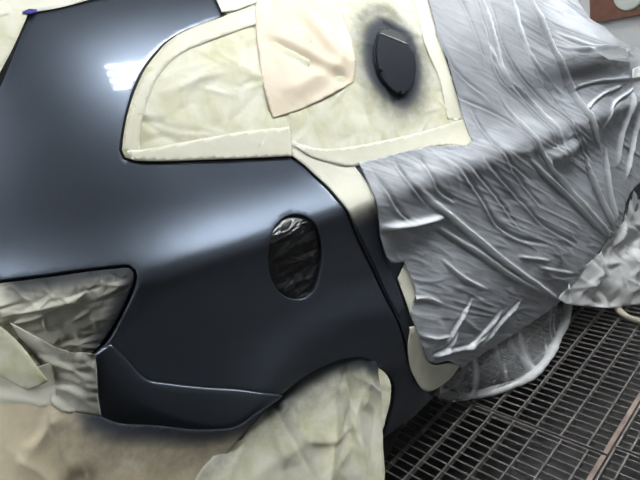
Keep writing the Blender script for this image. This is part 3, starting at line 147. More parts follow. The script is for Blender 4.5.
 'wp5': [(0.4123,0.4286),(0.4231,0.42),(0.4337,0.411),(0.4443,0.4018),(0.4549,0.3928),(0.4659,0.3845),(0.4772,0.3773),(0.489,0.3715),(0.5014,0.3675),(0.5143,0.3649),(0.5275,0.3633),(0.541,0.3623),(0.5546,0.3616),(0.5682,0.3608),(0.5816,0.3594)],
 'wp6': [(0.3111,0.5051),(0.3002,0.4993),(0.2893,0.4934),(0.2784,0.4876),(0.2676,0.4817),(0.2569,0.4758),(0.2464,0.4699),(0.2346,0.463),(0.2231,0.4561),(0.2117,0.4491),(0.2003,0.4421),(0.1889,0.4352)],
 'film': [(1.4216,1.4317),(1.4158,1.4204),(1.4097,1.4089),(1.4035,1.3974),(1.3972,1.3859),(1.3908,1.3743),(1.3845,1.3628),(1.3783,1.3513),(1.3724,1.3399),(1.3666,1.3286),(1.3613,1.3174),(1.3563,1.3064),(1.3518,1.2956),(1.3478,1.2851),(1.3436,1.2719),(1.3402,1.259),(1.3375,1.2464),(1.3351,1.234),(1.3331,1.2217),(1.3312,1.2095),(1.3292,1.1973),(1.327,1.185),(1.3246,1.1717),(1.3223,1.1587),(1.3202,1.1458),(1.3181,1.1329),(1.3158,1.1198),(1.3134,1.1063),(1.3106,1.0923),(1.3083,1.0813),(1.3058,1.07),(1.3032,1.0584),(1.3004,1.0467),(1.2975,1.0347),(1.2946,1.0227),(1.2916,1.0106),(1.2886,0.9985),(1.2857,0.9864),(1.2828,0.9744),(1.2799,0.9625),(1.2476,0.9561),(1.2354,0.9594),(1.2231,0.9629),(1.2108,0.9664),(1.1985,0.97),(1.1863,0.9735),(1.174,0.977),(1.1618,0.9804),(1.1496,0.9837),(1.1375,0.9867),(1.1255,0.9896),(1.1136,0.9922),(1.1006,0.9947),(1.0878,0.9969),(1.0752,0.9989),(1.0626,1.0007),(1.0501,1.0024),(1.0374,1.0039),(1.0246,1.0055),(1.0114,1.007),(0.9978,1.0087),(0.9865,1.0101),(0.975,1.0114),(0.9632,1.0127),(0.9513,1.014),(0.9393,1.0153),(0.9271,1.0165),(0.9148,1.0178),(0.9025,1.019),(0.8901,1.0203),(0.8778,1.0215),(0.8655,1.0227),(0.8532,1.024),(0.8411,1.0253),(0.8392,1.0108),(0.8373,0.9963),(0.8354,0.982),(0.8333,0.9682),(0.8302,0.9526),(0.8268,0.9375),(0.8247,0.9226),(0.8247,0.909),(0.8258,0.8955),(0.8268,0.8805),(0.8269,0.8686),(0.8266,0.8555),(0.8263,0.8417),(0.8263,0.8277),(0.8268,0.814),(0.8282,0.801),(0.8305,0.7868),(0.8332,0.7723),(0.8367,0.7585),(0.8415,0.7462),(0.8481,0.7362),(0.8579,0.7287),(0.8698,0.7238),(0.8826,0.72),(0.8949,0.7156),(0.8981,0.7024),(0.9015,0.6889),(0.9048,0.6756),(0.9076,0.6628),(0.9093,0.6509),(0.9107,0.6374),(0.9109,0.625),(0.9082,0.6124),(0.9019,0.602),(0.892,0.5915),(0.8812,0.581),(0.8717,0.5702),(0.8661,0.5593),(0.8653,0.5475),(0.8676,0.5356),(0.8712,0.5234),(0.8744,0.5106),(0.8767,0.4976),(0.879,0.484),(0.8816,0.47),(0.8844,0.4559),(0.8878,0.4418),(0.8907,0.4291),(0.8933,0.416),(0.8963,0.4028),(0.9,0.39),(0.9052,0.3778),(0.9123,0.3667),(0.9205,0.3583),(0.9306,0.351),(0.942,0.3444),(0.9543,0.3383),(0.967,0.3322),(0.9795,0.3258),(0.9915,0.3189),(1.0024,0.311),(1.0115,0.3031),(1.0201,0.2946),(1.0285,0.2857),(1.0367,0.2765),(1.0447,0.2671),(1.0526,0.2576),(1.0605,0.2482),(1.0685,0.2388),(1.0767,0.2296),(1.0888,0.2287),(1.101,0.2278),(1.1132,0.2268),(1.1255,0.2259),(1.1377,0.225),(1.15,0.2241),(1.1622,0.2232),(1.1744,0.2222),(1.1867,0.2213),(1.1989,0.2204),(1.2111,0.2195),(1.2232,0.2186),(1.2353,0.2177),(1.2474,0.2168),(1.2594,0.2159),(1.2714,0.215),(1.2833,0.2142),(1.2951,0.2133),(1.3077,0.2124),(1.3201,0.2114),(1.3326,0.2104),(1.3449,0.2094),(1.3572,0.2084),(1.3695,0.2073),(1.3817,0.2063),(1.3939,0.2054),(1.4061,0.2044),(1.4182,0.2035),(1.4304,0.2027),(1.4424,0.2019),(1.4545,0.2012),(1.4666,0.2006),(1.4786,0.2001),(1.4907,0.1997),(1.5031,0.1993),(1.5156,0.1987),(1.5281,0.1981),(1.5406,0.1974),(1.5531,0.1968),(1.5655,0.1962),(1.578,0.1958),(1.5903,0.1955),(1.6026,0.1954),(1.6149,0.1956),(1.627,0.1962),(1.639,0.197),(1.6509,0.1984),(1.6627,0.2001),(1.6744,0.2024),(1.6863,0.2054),(1.6981,0.209),(1.7098,0.2131),(1.7214,0.2177),(1.7328,0.2227),(1.7442,0.228),(1.7555,0.2335),(1.7667,0.2393),(1.7778,0.2451),(1.7889,0.251),(1.8,0.2569),(1.8111,0.2627),(1.8221,0.2683),(1.8332,0.2738),(1.8449,0.2795),(1.8567,0.2857),(1.8685,0.2922),(1.8803,0.2988),(1.892,0.3055),(1.9037,0.3122),(1.9153,0.3187),(1.9268,0.3249),(1.9382,0.3308),(1.9494,0.3362),(1.9604,0.341),(1.9712,0.3452),(1.9817,0.3485),(1.9961,0.3518),(2.0101,0.3537),(2.0237,0.3547),(2.037,0.355),(2.0503,0.3551),(2.0636,0.3553),(2.0771,0.356),(2.0847,0.3667),(2.0921,0.3779),(2.0994,0.3896),(2.1067,0.4014),(2.1139,0.4132),(2.1212,0.4248),(2.1286,0.4361),(2.1362,0.4468),(2.144,0.4568),(2.1522,0.4658),(2.1608,0.4738),(2.1698,0.4804),(2.1804,0.4861),(2.1916,0.4903),(2.2032,0.4933),(2.2151,0.4953),(2.2272,0.4968),(2.2394,0.4979),(2.2516,0.499),(2.2637,0.5005),(2.2756,0.5025),(2.75,0.46),(3.25,0.62),(3.2,0.8),(2.7142,0.828),(2.7038,0.8359),(2.6936,0.8437),(2.6834,0.8515),(2.6733,0.8592),(2.6631,0.867),(2.6529,0.8748),(2.6424,0.8827),(2.6317,0.8907),(2.6207,0.8987),(2.6093,0.9069),(2.6001,0.9135),(2.5908,0.9203),(2.5813,0.9271),(2.5717,0.934),(2.562,0.941),(2.5521,0.948),(2.5421,0.9551),(2.532,0.9622),(2.5216,0.9692),(2.5112,0.9762),(2.5006,0.9832),(2.4898,0.99),(2.4788,0.9968),(2.4677,1.0034),(2.4564,1.0099),(2.4463,1.0153),(2.4357,1.0206),(2.4246,1.0258),(2.4131,1.0308),(2.4013,1.0358),(2.3893,1.0407),(2.377,1.0456),(2.3647,1.0504),(2.3524,1.0552),(2.3401,1.06),(2.328,1.0648),(2.3161,1.0696),(2.3044,1.0744),(2.2932,1.0793),(2.2824,1.0843),(2.2721,1.0893),(2.2624,1.0944),(2.2533,1.0997),(2.2451,1.105),(2.2376,1.1106),(2.226,1.1203),(2.2158,1.13),(2.207,1.1398),(2.1993,1.1499),(2.1925,1.1606),(2.1864,1.1719),(2.1809,1.1842),(2.177,1.1953),(2.174,1.2072),(2.1718,1.2198),(2.1702,1.2328),(2.169,1.2462),(2.1681,1.2598),(2.1673,1.2735),(2.1665,1.2872),(2.1654,1.3007),(2.164,1.3139),(1.9,1.5),(1.6327,1.5802)],
 'f_a': [(1.6317,1.4007),(1.6272,1.3889),(1.6226,1.377),(1.6179,1.3649),(1.6132,1.3527),(1.6085,1.3405),(1.6037,1.3282),(1.5989,1.316),(1.5942,1.3039),(1.5896,1.2918),(1.585,1.2799),(1.5806,1.2682),(1.5763,1.2567),(1.5722,1.2455),(1.5683,1.2346),(1.5646,1.2241),(1.5612,1.2139),(1.5561,1.2),(1.5507,1.1867),(1.5452,1.174),(1.5402,1.1617),(1.5361,1.1496),(1.5331,1.1376),(1.5318,1.1256),(1.5325,1.1133),(1.5353,1.1023),(1.54,1.0916),(1.5464,1.0811),(1.554,1.0707),(1.5624,1.0602),(1.5713,1.0495),(1.5803,1.0386),(1.589,1.0272),(1.5971,1.0153),(1.6041,1.0027),(1.609,0.9925),(1.6137,0.9818),(1.6183,0.9708),(1.6228,0.9595),(1.6271,0.9479),(1.6313,0.936),(1.6355,0.924),(1.6396,0.9118),(1.6437,0.8995),(1.6477,0.8871),(1.6518,0.8747),(1.6558,0.8622),(1.6599,0.8499),(1.664,0.8377),(1.6681,0.8255),(1.6723,0.8136)],
 'amp_f_a': (-0.011,0.008),
 'f_a2': [(1.6609,1.3964),(1.6564,1.3845),(1.6518,1.3725),(1.6471,1.3603),(1.6423,1.348),(1.6374,1.3356),(1.6326,1.3232),(1.6278,1.3108),(1.623,1.2985),(1.6183,1.2864),(1.6137,1.2744),(1.6093,1.2626),(1.605,1.251),(1.601,1.2398),(1.5971,1.2289),(1.5936,1.2184),(1.5903,1.2083),(1.5857,1.1949),(1.5809,1.1824),(1.5761,1.1704),(1.5718,1.1589),(1.5683,1.1476),(1.5658,1.1362),(1.5649,1.1247),(1.5657,1.1127),(1.5682,1.1023),(1.5724,1.092),(1.5781,1.0817),(1.5848,1.0715),(1.5924,1.0611),(1.6005,1.0507),(1.6088,1.04),(1.617,1.0291),(1.6249,1.0178),(1.6321,1.0062),(1.6383,0.9941),(1.6428,0.9839),(1.6471,0.9733),(1.6511,0.9625),(1.6551,0.9514),(1.6588,0.9401),(1.6625,0.9285),(1.666,0.9168),(1.6695,0.905),(1.6729,0.8931),(1.6763,0.8811),(1.6797,0.8691),(1.683,0.8571),(1.6864,0.8452),(1.6899,0.8333),(1.6934,0.8215),(1.697,0.8099)],
 'amp_f_a2': (0.01,0.006),
 'f_b': [(1.7006,1.3906),(1.6962,1.3788),(1.6914,1.3669),(1.6863,1.355),(1.6809,1.343),(1.6754,1.331),(1.6698,1.319),(1.6641,1.307),(1.6585,1.295),(1.653,1.283),(1.6477,1.2711),(1.6427,1.2592),(1.638,1.2473),(1.6338,1.2355),(1.63,1.2238),(1.6268,1.2122),(1.6243,1.2008),(1.6224,1.1894),(1.6214,1.1781),(1.6212,1.1671),(1.6221,1.1546),(1.6239,1.1423),(1.6267,1.1301),(1.6302,1.1181),(1.6344,1.1061),(1.6393,1.0943),(1.6446,1.0825),(1.6504,1.0709),(1.6565,1.0593),(1.6628,1.0477),(1.6693,1.0363),(1.6758,1.0248),(1.6822,1.0134),(1.6885,1.002),(1.6946,0.9907),(1.7003,0.9798),(1.7063,0.969),(1.7123,0.9581),(1.7186,0.9473),(1.7249,0.9364),(1.7315,0.9257),(1.7381,0.915),(1.7448,0.9043),(1.7516,0.8938),(1.7585,0.8833),(1.7655,0.873),(1.7725,0.8628),(1.7795,0.8527),(1.7866,0.8428),(1.7937,0.833),(1.8008,0.8234),(1.8084,0.8136),(1.816,0.804),(1.8238,0.7946),(1.8316,0.7854),(1.8395,0.7763),(1.8475,0.7674),(1.8556,0.7585),(1.8636,0.7498),(1.8717,0.7411),(1.8798,0.7323),(1.8878,0.7236),(1.8959,0.7148),(1.9039,0.706),(1.9119,0.697)],
 'amp_f_b': (-0.01,0.008),
 'f_c': [(1.9065,1.3603),(1.9043,1.348),(1.902,1.3356),(1.8998,1.3231),(1.8974,1.3105),(1.8951,1.2979),(1.8928,1.2853),(1.8904,1.2726),(1.8881,1.2601),(1.8858,1.2475),(1.8836,1.2351),(1.8814,1.2227),(1.8792,1.2105),(1.8771,1.1985),(1.8751,1.1866),(1.8732,1.175),(1.8714,1.1636),(1.8697,1.1524),(1.8676,1.1387),(1.8656,1.1253),(1.8635,1.1122),(1.8615,1.0993),(1.8597,1.0866),(1.858,1.0741),(1.8564,1.0618),(1.8551,1.0496),(1.8541,1.0375),(1.8534,1.0254),(1.853,1.0134),(1.8527,1.0002),(1.8524,0.9874),(1.8522,0.9749),(1.8524,0.9624),(1.853,0.95),(1.8541,0.9376),(1.856,0.925),(1.8588,0.9122),(1.8626,0.8992),(1.8664,0.8889),(1.871,0.8784),(1.8762,0.8679),(1.8821,0.8573),(1.8885,0.8465),(1.8954,0.8357),(1.9025,0.8248),(1.91,0.8139),(1.9176,0.803),(1.9253,0.792),(1.933,0.7811),(1.9407,0.7701),(1.9481,0.7592),(1.9553,0.7484),(1.9621,0.7376)],
 'amp_f_c': (0.014,0.008),
 'f_d': [(1.8141,1.3739),(1.8097,1.3623),(1.805,1.3507),(1.7999,1.339),(1.7946,1.3273),(1.7891,1.3155),(1.7835,1.3038),(1.7779,1.292),(1.7724,1.2803),(1.7669,1.2686),(1.7617,1.2569),(1.7567,1.2452),(1.752,1.2336),(1.7478,1.2221),(1.744,1.2106),(1.7407,1.1992),(1.7381,1.1879),(1.7362,1.1767),(1.735,1.1656),(1.7346,1.1546),(1.7353,1.1423),(1.737,1.1302),(1.7396,1.1181),(1.743,1.1062),(1.7472,1.0944),(1.7519,1.0827),(1.757,1.0711),(1.7626,1.0595),(1.7683,1.048),(1.7742,1.0364),(1.7801,1.0249),(1.7858,1.0134),(1.7914,1.0018),(1.7965,0.9902),(1.8012,0.9784)],
 'amp_f_d': (0.008,0.008),
 'f_e': [(1.5558,1.4119),(1.5532,1.3992),(1.5504,1.3861),(1.5477,1.3729),(1.5449,1.3596),(1.5422,1.3461),(1.5394,1.3328),(1.5367,1.3195),(1.534,1.3064),(1.5313,1.2935),(1.5286,1.281),(1.526,1.269),(1.5234,1.2574),(1.5209,1.2464),(1.5185,1.236),(1.5148,1.2212),(1.5113,1.2077),(1.5079,1.1951),(1.5046,1.183),(1.5012,1.1709),(1.4978,1.1583)],
 'amp_f_e': (-0.005,0.007),
 'f_f': [(1.3524,1.3477),(1.352,1.3354),(1.3512,1.3229),(1.3501,1.3103),(1.3488,1.2976),(1.3474,1.2849),(1.3461,1.2722),(1.3449,1.2595),(1.344,1.247),(1.3435,1.2346),(1.3435,1.2225),(1.3441,1.2105),(1.3454,1.1989),(1.3475,1.1876),(1.3507,1.1767),(1.355,1.1658),(1.3603,1.1553),(1.3666,1.1452),(1.3736,1.1354),(1.3812,1.1258),(1.3893,1.1164),(1.3977,1.1072),(1.4064,1.098),(1.4152,1.0889),(1.4239,1.0798),(1.4325,1.0706),(1.4407,1.0613),(1.4485,1.0518)],
 'amp_f_f': (-0.006,0.008),
 'f_g': [(1.3014,1.101),(1.3115,1.0941),(1.3219,1.0873),(1.3323,1.0806),(1.343,1.0739),(1.3537,1.0673),(1.3644,1.0608),(1.3751,1.0542),(1.3858,1.0476),(1.3964,1.041),(1.4069,1.0343),(1.4173,1.0275),(1.4274,1.0206),(1.4372,1.0135),(1.4468,1.0064),(1.456,0.999),(1.4649,0.9914),(1.4734,0.9837),(1.4813,0.9757),(1.4899,0.9662),(1.4978,0.9564),(1.5053,0.9464),(1.5123,0.9361),(1.5189,0.9257),(1.5252,0.9151),(1.5313,0.9043),(1.5372,0.8935),(1.543,0.8826),(1.5488,0.8718),(1.5547,0.8609),(1.5606,0.8501),(1.5668,0.8394),(1.5732,0.8288)],
 'amp_f_g': (-0.007,0.008),
 'f_h': [(2.0828,1.3134),(2.0904,1.3036),(2.0978,1.2937),(2.1051,1.2837),(2.1121,1.2737),(2.1191,1.2636),(2.1261,1.2535),(2.1331,1.2435),(2.1403,1.2335),(2.1475,1.2235),(2.155,1.2137),(2.1628,1.204),(2.1709,1.1944),(2.1794,1.185),(2.1883,1.1759),(2.1977,1.1669),(2.2077,1.1583),(2.2163,1.1515),(2.2252,1.1449),(2.2345,1.1385),(2.2441,1.1322),(2.254,1.126),(2.2642,1.12),(2.2746,1.1141),(2.2853,1.1084),(2.2961,1.1027),(2.3072,1.0971),(2.3184,1.0916),(2.3297,1.0861),(2.3412,1.0807),(2.3527,1.0753),(2.3643,1.07),(2.3758,1.0646),(2.3874,1.0593),(2.399,1.0539),(2.4105,1.0485),(2.4219,1.0431),(2.4333,1.0377),(2.4445,1.0321),(2.4555,1.0266),(2.4664,1.0209)],
 'amp_f_h': (-0.01,0.008),
 'f_i': [(1.9377,1.2204),(1.9475,1.2132),(1.9573,1.206),(1.9672,1.1989),(1.977,1.1917),(1.9869,1.1845),(1.9967,1.1773),(2.0065,1.1701),(2.0162,1.163),(2.0258,1.1558),(2.0354,1.1487),(2.0448,1.1415),(2.0556,1.1333),(2.0662,1.1251),(2.0767,1.1169),(2.0871,1.1087),(2.0975,1.1005),(2.1078,1.0923),(2.1181,1.0842),(2.1285,1.076),(2.1389,1.0678)],
 'amp_f_i': (-0.01,0.008),
 'f_i2': [(1.9282,1.1828),(1.9385,1.1745),(1.9485,1.1661),(1.9584,1.1576),(1.9683,1.149),(1.9783,1.1406),(1.9886,1.1323),(1.9993,1.1242),(2.0105,1.1164),(2.0224,1.109),(2.0326,1.1033),(2.0433,1.0979),(2.0545,1.0926),(2.0659,1.0876),(2.0777,1.0827),(2.0896,1.078),(2.1018,1.0733),(2.114,1.0687),(2.1263,1.0642),(2.1386,1.0596),(2.1507,1.055),(2.1628,1.0503),(2.1746,1.0454)],
 'amp_f_i2': (0.008,0.007),
 'f_j': [(1.9104,1.1239),(1.9229,1.1209),(1.9351,1.118),(1.9471,1.1151),(1.959,1.1123),(1.9709,1.1094),(1.983,1.1065),(1.9954,1.1035),(2.0082,1.1004),(2.0215,1.0972),(2.0355,1.0938),(2.0503,1.0901),(2.0602,1.0877),(2.0704,1.0851),(2.0809,1.0825),(2.0918,1.0798),(2.1029,1.0769),(2.1142,1.0741),(2.1259,1.0711),(2.1377,1.0681),(2.1498,1.0651),(2.162,1.062),(2.1743,1.0588),(2.1869,1.0556),(2.1995,1.0524),(2.2122,1.0491),(2.225,1.0459),(2.2378,1.0426),(2.2507,1.0393),(2.2636,1.036),(2.2764,1.0327),(2.2892,1.0294),(2.302,1.0262),(2.3147,1.0229),(2.3273,1.0197),(2.3397,1.0165),(2.3521,1.0134),(2.3642,1.0103)],
 'amp_f_j': (0.009,0.008),
 'f_k': [(1.8343,0.9848),(1.8466,0.9859),(1.8584,0.9873),(1.8701,0.9887),(1.8819,0.9901),(1.894,0.9912),(1.9067,0.9921),(1.9201,0.9925),(1.9347,0.9923),(1.9447,0.9918),(1.9552,0.991),(1.9662,0.9899),(1.9776,0.9886),(1.9893,0.9871),(2.0014,0.9853),(2.0138,0.9835),(2.0264,0.9815),(2.0392,0.9793),(2.0521,0.9771),(2.0652,0.9748),(2.0783,0.9725),(2.0915,0.9702),(2.1046,0.9678),(2.1177,0.9655),(2.1307,0.9633),(2.1436,0.9611),(2.1563,0.9591),(2.1687,0.9571)],
 'amp_f_k': (0.008,0.007),
 'f_m': [(2.1773,0.9126),(2.1725,0.9009),(2.1677,0.8892),(2.1628,0.8777),(2.1579,0.8661),(2.153,0.8546),(2.1481,0.843),(2.1434,0.8313),(2.1387,0.8195),(2.1342,0.8076),(2.1298,0.7955),(2.1257,0.7833),(2.1221,0.772),(2.1187,0.7605),(2.1155,0.7489),(2.1124,0.7371),(2.1094,0.7253),(2.1065,0.7134),(2.1036,0.7014),(2.1008,0.6894),(2.098,0.6773),(2.0952,0.6653),(2.0924,0.6533),(2.0895,0.6414),(2.0865,0.6295)],
 'amp_f_m': (0.012,0.01),
 'f_n': [(2.251,0.8714),(2.2495,0.8589),(2.2484,0.8465),(2.2475,0.8341),(2.2466,0.8217),(2.2457,0.8094),(2.2447,0.797),(2.2434,0.7845),(2.2417,0.7719),(2.2395,0.7592),(2.2368,0.7463),(2.2334,0.7332),(2.2301,0.7227),(2.2264,0.7121),(2.2223,0.7014),(2.2178,0.6905),(2.213,0.6796),(2.2079,0.6686),(2.2025,0.6575),(2.197,0.6464),(2.1913,0.6352),(2.1855,0.624),(2.1797,0.6128),(2.1738,0.6016),(2.168,0.5904),(2.1623,0.5792),(2.1566,0.5681),(2.1512,0.5569),(2.1459,0.5459)],
 'amp_f_n': (0.01,0.01),
 'f_n2': [(1.8626,0.8992),(1.8738,0.9039),(1.885,0.9089),(1.8961,0.914),(1.9072,0.9191),(1.9183,0.9241),(1.9295,0.9288),(1.9409,0.9332),(1.9523,0.937),(1.964,0.9402),(1.976,0.9427),(1.9882,0.9446),(2.0005,0.9459),(2.013,0.9469),(2.0255,0.9476),(2.0381,0.9481),(2.0506,0.9487),(2.0632,0.9494),(2.0756,0.9503)],
 'amp_f_n2': (0.007,0.007),
 'f_n3': [(1.9548,0.8104),(1.9613,0.8208),(1.967,0.8318),(1.9725,0.8429),(1.9782,0.854),(1.9844,0.8646),(1.9915,0.8745),(1.9999,0.8834),(2.0101,0.8908),(2.0185,0.895),(2.0279,0.8985),(2.0382,0.9013),(2.0492,0.9035),(2.061,0.9051),(2.0732,0.9062),(2.086,0.907),(2.0991,0.9075),(2.1125,0.9077),(2.1261,0.9079),(2.1397,0.908),(2.1533,0.9081),(2.1668,0.9083),(2.18,0.9087),(2.1929,0.9093),(2.2053,0.9104)],
 'amp_f_n3': (0.007,0.007),
 'f_o': [(1.2841,0.9013),(1.2922,0.892),(1.3004,0.8827),(1.3086,0.8733),(1.3169,0.8638),(1.3252,0.8543),(1.3335,0.8448),(1.3418,0.8353),(1.3502,0.8258),(1.3585,0.8163),(1.3668,0.8068),(1.375,0.7974),(1.3832,0.788),(1.3913,0.7787),(1.3993,0.7695),(1.4072,0.7604),(1.415,0.7513),(1.4227,0.7424),(1.4302,0.7335),(1.4376,0.7249),(1.4448,0.7163),(1.4535,0.7058),(1.4617,0.6955),(1.4695,0.6854),(1.4771,0.6754),(1.4845,0.6656),(1.4918,0.656),(1.4991,0.6463),(1.5065,0.6367),(1.5142,0.6271),(1.5221,0.6175),(1.5306,0.6078),(1.5395,0.5979),(1.5491,0.5879),(1.5566,0.5804),(1.5645,0.5728),(1.5726,0.5652),(1.581,0.5575),(1.5897,0.5499),(1.5985,0.5422),(1.6076,0.5345),(1.6168,0.5267),(1.6261,0.519),(1.6356,0.5112),(1.6452,0.5034),(1.6549,0.4957),(1.6646,0.4879),(1.6744,0.4801),(1.6842,0.4723),(1.6939,0.4645),(1.7037,0.4567),(1.7134,0.4489),(1.723,0.4411),(1.7325,0.4333),(1.7419,0.4256),(1.7512,0.4178)],
 'amp_f_o': (-0.009,0.008),
 'f_p': [(1.1423,0.9445),(1.1497,0.9343),(1.1572,0.9241),(1.1648,0.9138),(1.1725,0.9035),(1.1803,0.8932),(1.188,0.8829),(1.1956,0.8727),(1.2032,0.8624),(1.2107,0.8522),(1.218,0.842),(1.2251,0.8318),(1.232,0.8217),(1.2386,0.8116),(1.2449,0.8016),(1.2515,0.7903),(1.2576,0.7789),(1.2632,0.7675),(1.2686,0.756),(1.2738,0.7446),(1.279,0.7333),(1.2842,0.7222),(1.2896,0.7113),(1.2953,0.7008),(1.3014,0.6906),(1.3081,0.6808),(1.3162,0.6702),(1.3244,0.6601),(1.3329,0.6505),(1.3417,0.6412),(1.3508,0.6322),(1.3603,0.6233),(1.3704,0.6145),(1.381,0.6057),(1.3922,0.5968),(1.4012,0.59),(1.4108,0.5833),(1.4207,0.5767),(1.4311,0.5701),(1.4419,0.5636),(1.4529,0.5571),(1.4641,0.5507),(1.4755,0.5443),(1.487,0.5379),(1.4986,0.5315),(1.5102,0.5251),(1.5217,0.5187),(1.5331,0.5123),(1.5443,0.5059),(1.5554,0.4994)],
 'amp_f_p': (-0.008,0.008),
 'f_q': [(0.9927,0.9008),(1.0011,0.8917),(1.0095,0.8827),(1.0179,0.8737),(1.0263,0.8647),(1.0347,0.8557),(1.0431,0.8467),(1.0515,0.8377),(1.0599,0.8287),(1.0684,0.8197),(1.0768,0.8106),(1.0852,0.8016),(1.0936,0.7926),(1.102,0.7836),(1.1103,0.7746),(1.1187,0.7655),(1.127,0.7565),(1.1353,0.7474),(1.1436,0.7384),(1.1519,0.7293),(1.1601,0.7202),(1.1683,0.7111),(1.1764,0.7021),(1.1842,0.6931),(1.192,0.6842),(1.1997,0.6752),(1.2073,0.6663),(1.2149,0.6574),(1.2224,0.6486),(1.2299,0.6397),(1.2374,0.6307),(1.2449,0.6218),(1.2524,0.6128),(1.2601,0.6038),(1.2678,0.5948),(1.2756,0.5856),(1.2836,0.5765),(1.2916,0.5672),(1.2999,0.5579),(1.3083,0.5485),(1.317,0.539),(1.3259,0.5294),(1.335,0.5196),(1.3425,0.5118),(1.3501,0.5038),(1.3579,0.4958),(1.3658,0.4877),(1.3739,0.4795),(1.3821,0.4713),(1.3904,0.463),(1.3988,0.4547),(1.4073,0.4463),(1.4159,0.4379),(1.4246,0.4294),(1.4334,0.4208),(1.4422,0.4123),(1.4511,0.4037),(1.4601,0.3951),(1.4691,0.3864),(1.4782,0.3777),(1.4873,0.3691),(1.4964,0.3604),(1.5056,0.3516),(1.5148,0.3429),(1.5239,0.3342),(1.5331,0.3255),(1.5423,0.3167),(1.5515,0.308),(1.5606,0.2993),(1.5697,0.2906),(1.5788,0.282),(1.5878,0.2733),(1.5968,0.2647),(1.6057,0.2561),(1.6145,0.2475),(1.6233,0.239)],
 'amp_f_q': (0.013,0.009),
 'f_r': [(1.0384,0.7758),(1.0472,0.7674),(1.0559,0.7589),(1.0647,0.7505),(1.0735,0.7421),(1.0823,0.7337),(1.091,0.7253),(1.0998,0.7169),(1.1086,0.7085),(1.1173,0.7001),(1.1261,0.6916),(1.1349,0.6832),(1.1437,0.6747),(1.1525,0.6662),(1.1613,0.6577),(1.1701,0.6491),(1.1789,0.6404),(1.1877,0.6317),(1.1965,0.623),(1.2052,0.6143),(1.2138,0.6055),(1.2224,0.5967),(1.231,0.5878),(1.2395,0.5788),(1.248,0.5698),(1.2565,0.5608),(1.2651,0.5518),(1.2737,0.5427),(1.2822,0.5336),(1.2909,0.5245),(1.2996,0.5154),(1.3084,0.5064),(1.3172,0.4974),(1.3261,0.4884),(1.3352,0.4794),(1.3443,0.4705),(1.3536,0.4616),(1.363,0.4529),(1.3717,0.4449),(1.3806,0.4369),(1.3895,0.429),(1.3986,0.4211),(1.4077,0.4132),(1.417,0.4053),(1.4263,0.3975),(1.4357,0.3897),(1.4451,0.3819),(1.4546,0.3741),(1.4641,0.3663),(1.4737,0.3586),(1.4832,0.3508),(1.4928,0.3431),(1.5024,0.3353),(1.512,0.3276),(1.5216,0.3198),(1.5312,0.3121),(1.5407,0.3043),(1.5502,0.2966),(1.5596,0.2888),(1.569,0.281)],
 'amp_f_r': (0.011,0.008),
 'f_s': [(1.5183,0.828),(1.5271,0.8194),(1.5358,0.8108),(1.5445,0.8022),(1.5532,0.7938),(1.5618,0.7853),(1.5704,0.7769),(1.579,0.7685),(1.5876,0.7601),(1.5962,0.7517),(1.6048,0.7433),(1.6135,0.7349),(1.6222,0.7264),(1.6309,0.7178),(1.6396,0.7092),(1.6484,0.7005),(1.6573,0.6918),(1.6662,0.6829),(1.6752,0.6739),(1.6843,0.6648),(1.6935,0.6555),(1.7028,0.6461),(1.7122,0.6366),(1.72,0.6286),(1.7279,0.6205),(1.7359,0.6123),(1.7439,0.604),(1.752,0.5956),(1.7602,0.5871),(1.7684,0.5785),(1.7767,0.5699),(1.785,0.5612),(1.7933,0.5524),(1.8017,0.5436),(1.8102,0.5347),(1.8187,0.5257),(1.8272,0.5167),(1.8357,0.5077),(1.8443,0.4986),(1.8528,0.4895),(1.8614,0.4804),(1.87,0.4713),(1.8786,0.4621),(1.8873,0.453),(1.8959,0.4438),(1.9045,0.4346),(1.9131,0.4255),(1.9217,0.4164),(1.9303,0.4072),(1.9389,0.3982),(1.9474,0.3891),(1.9559,0.3801),(1.9644,0.3711),(1.9729,0.3622),(1.9813,0.3533)],
 'amp_f_s': (0.013,0.009),
 'f_t': [(1.6368,0.7653),(1.6447,0.756),(1.6526,0.7467),(1.6604,0.7375),(1.6682,0.7283),(1.6759,0.7191),(1.6837,0.7099),(1.6914,0.7008),(1.6992,0.6916),(1.7069,0.6824),(1.7147,0.6732),(1.7225,0.664),(1.7304,0.6548),(1.7383,0.6455),(1.7462,0.6362),(1.7543,0.6268),(1.7624,0.6174),(1.7706,0.6079),(1.7789,0.5984),(1.7873,0.5887),(1.7958,0.579),(1.8036,0.5702),(1.8115,0.5613),(1.8194,0.5523),(1.8275,0.5433),(1.8357,0.5342),(1.8439,0.5251),(1.8522,0.5159),(1.8605,0.5067),(1.8689,0.4975),(1.8773,0.4882),(1.8858,0.4789),(1.8943,0.4696),(1.9029,0.4602),(1.9114,0.4508),(1.92,0.4415),(1.9286,0.4321),(1.9372,0.4227),(1.9458,0.4133),(1.9544,0.4039),(1.963,0.3945),(1.9715,0.3852),(1.9801,0.3758),(1.9886,0.3665),(1.997,0.3572),(2.0054,0.348)],
 'amp_f_t': (0.012,0.008),
 'f_u': [(1.8634,0.7201),(1.8682,0.7088),(1.8729,0.6975),(1.8775,0.6862),(1.8822,0.6748),(1.8868,0.6635),(1.8914,0.6521),(1.896,0.6408),(1.9006,0.6294),(1.9052,0.6181),(1.91,0.6068),(1.9147,0.5955),(1.9196,0.5843),(1.9245,0.5731),(1.9296,0.5619),(1.9348,0.5508),(1.9401,0.5398),(1.9455,0.5288),(1.9511,0.5179),(1.9569,0.507),(1.9627,0.4962),(1.9686,0.4854),(1.9746,0.4747),(1.9806,0.464),(1.9867,0.4533),(1.9929,0.4426),(1.9991,0.432),(2.0052,0.4213),(2.0114,0.4107),(2.0176,0.4),(2.0237,0.3893),(2.0297,0.3786),(2.0358,0.3679)],
 'amp_f_u': (0.013,0.01),
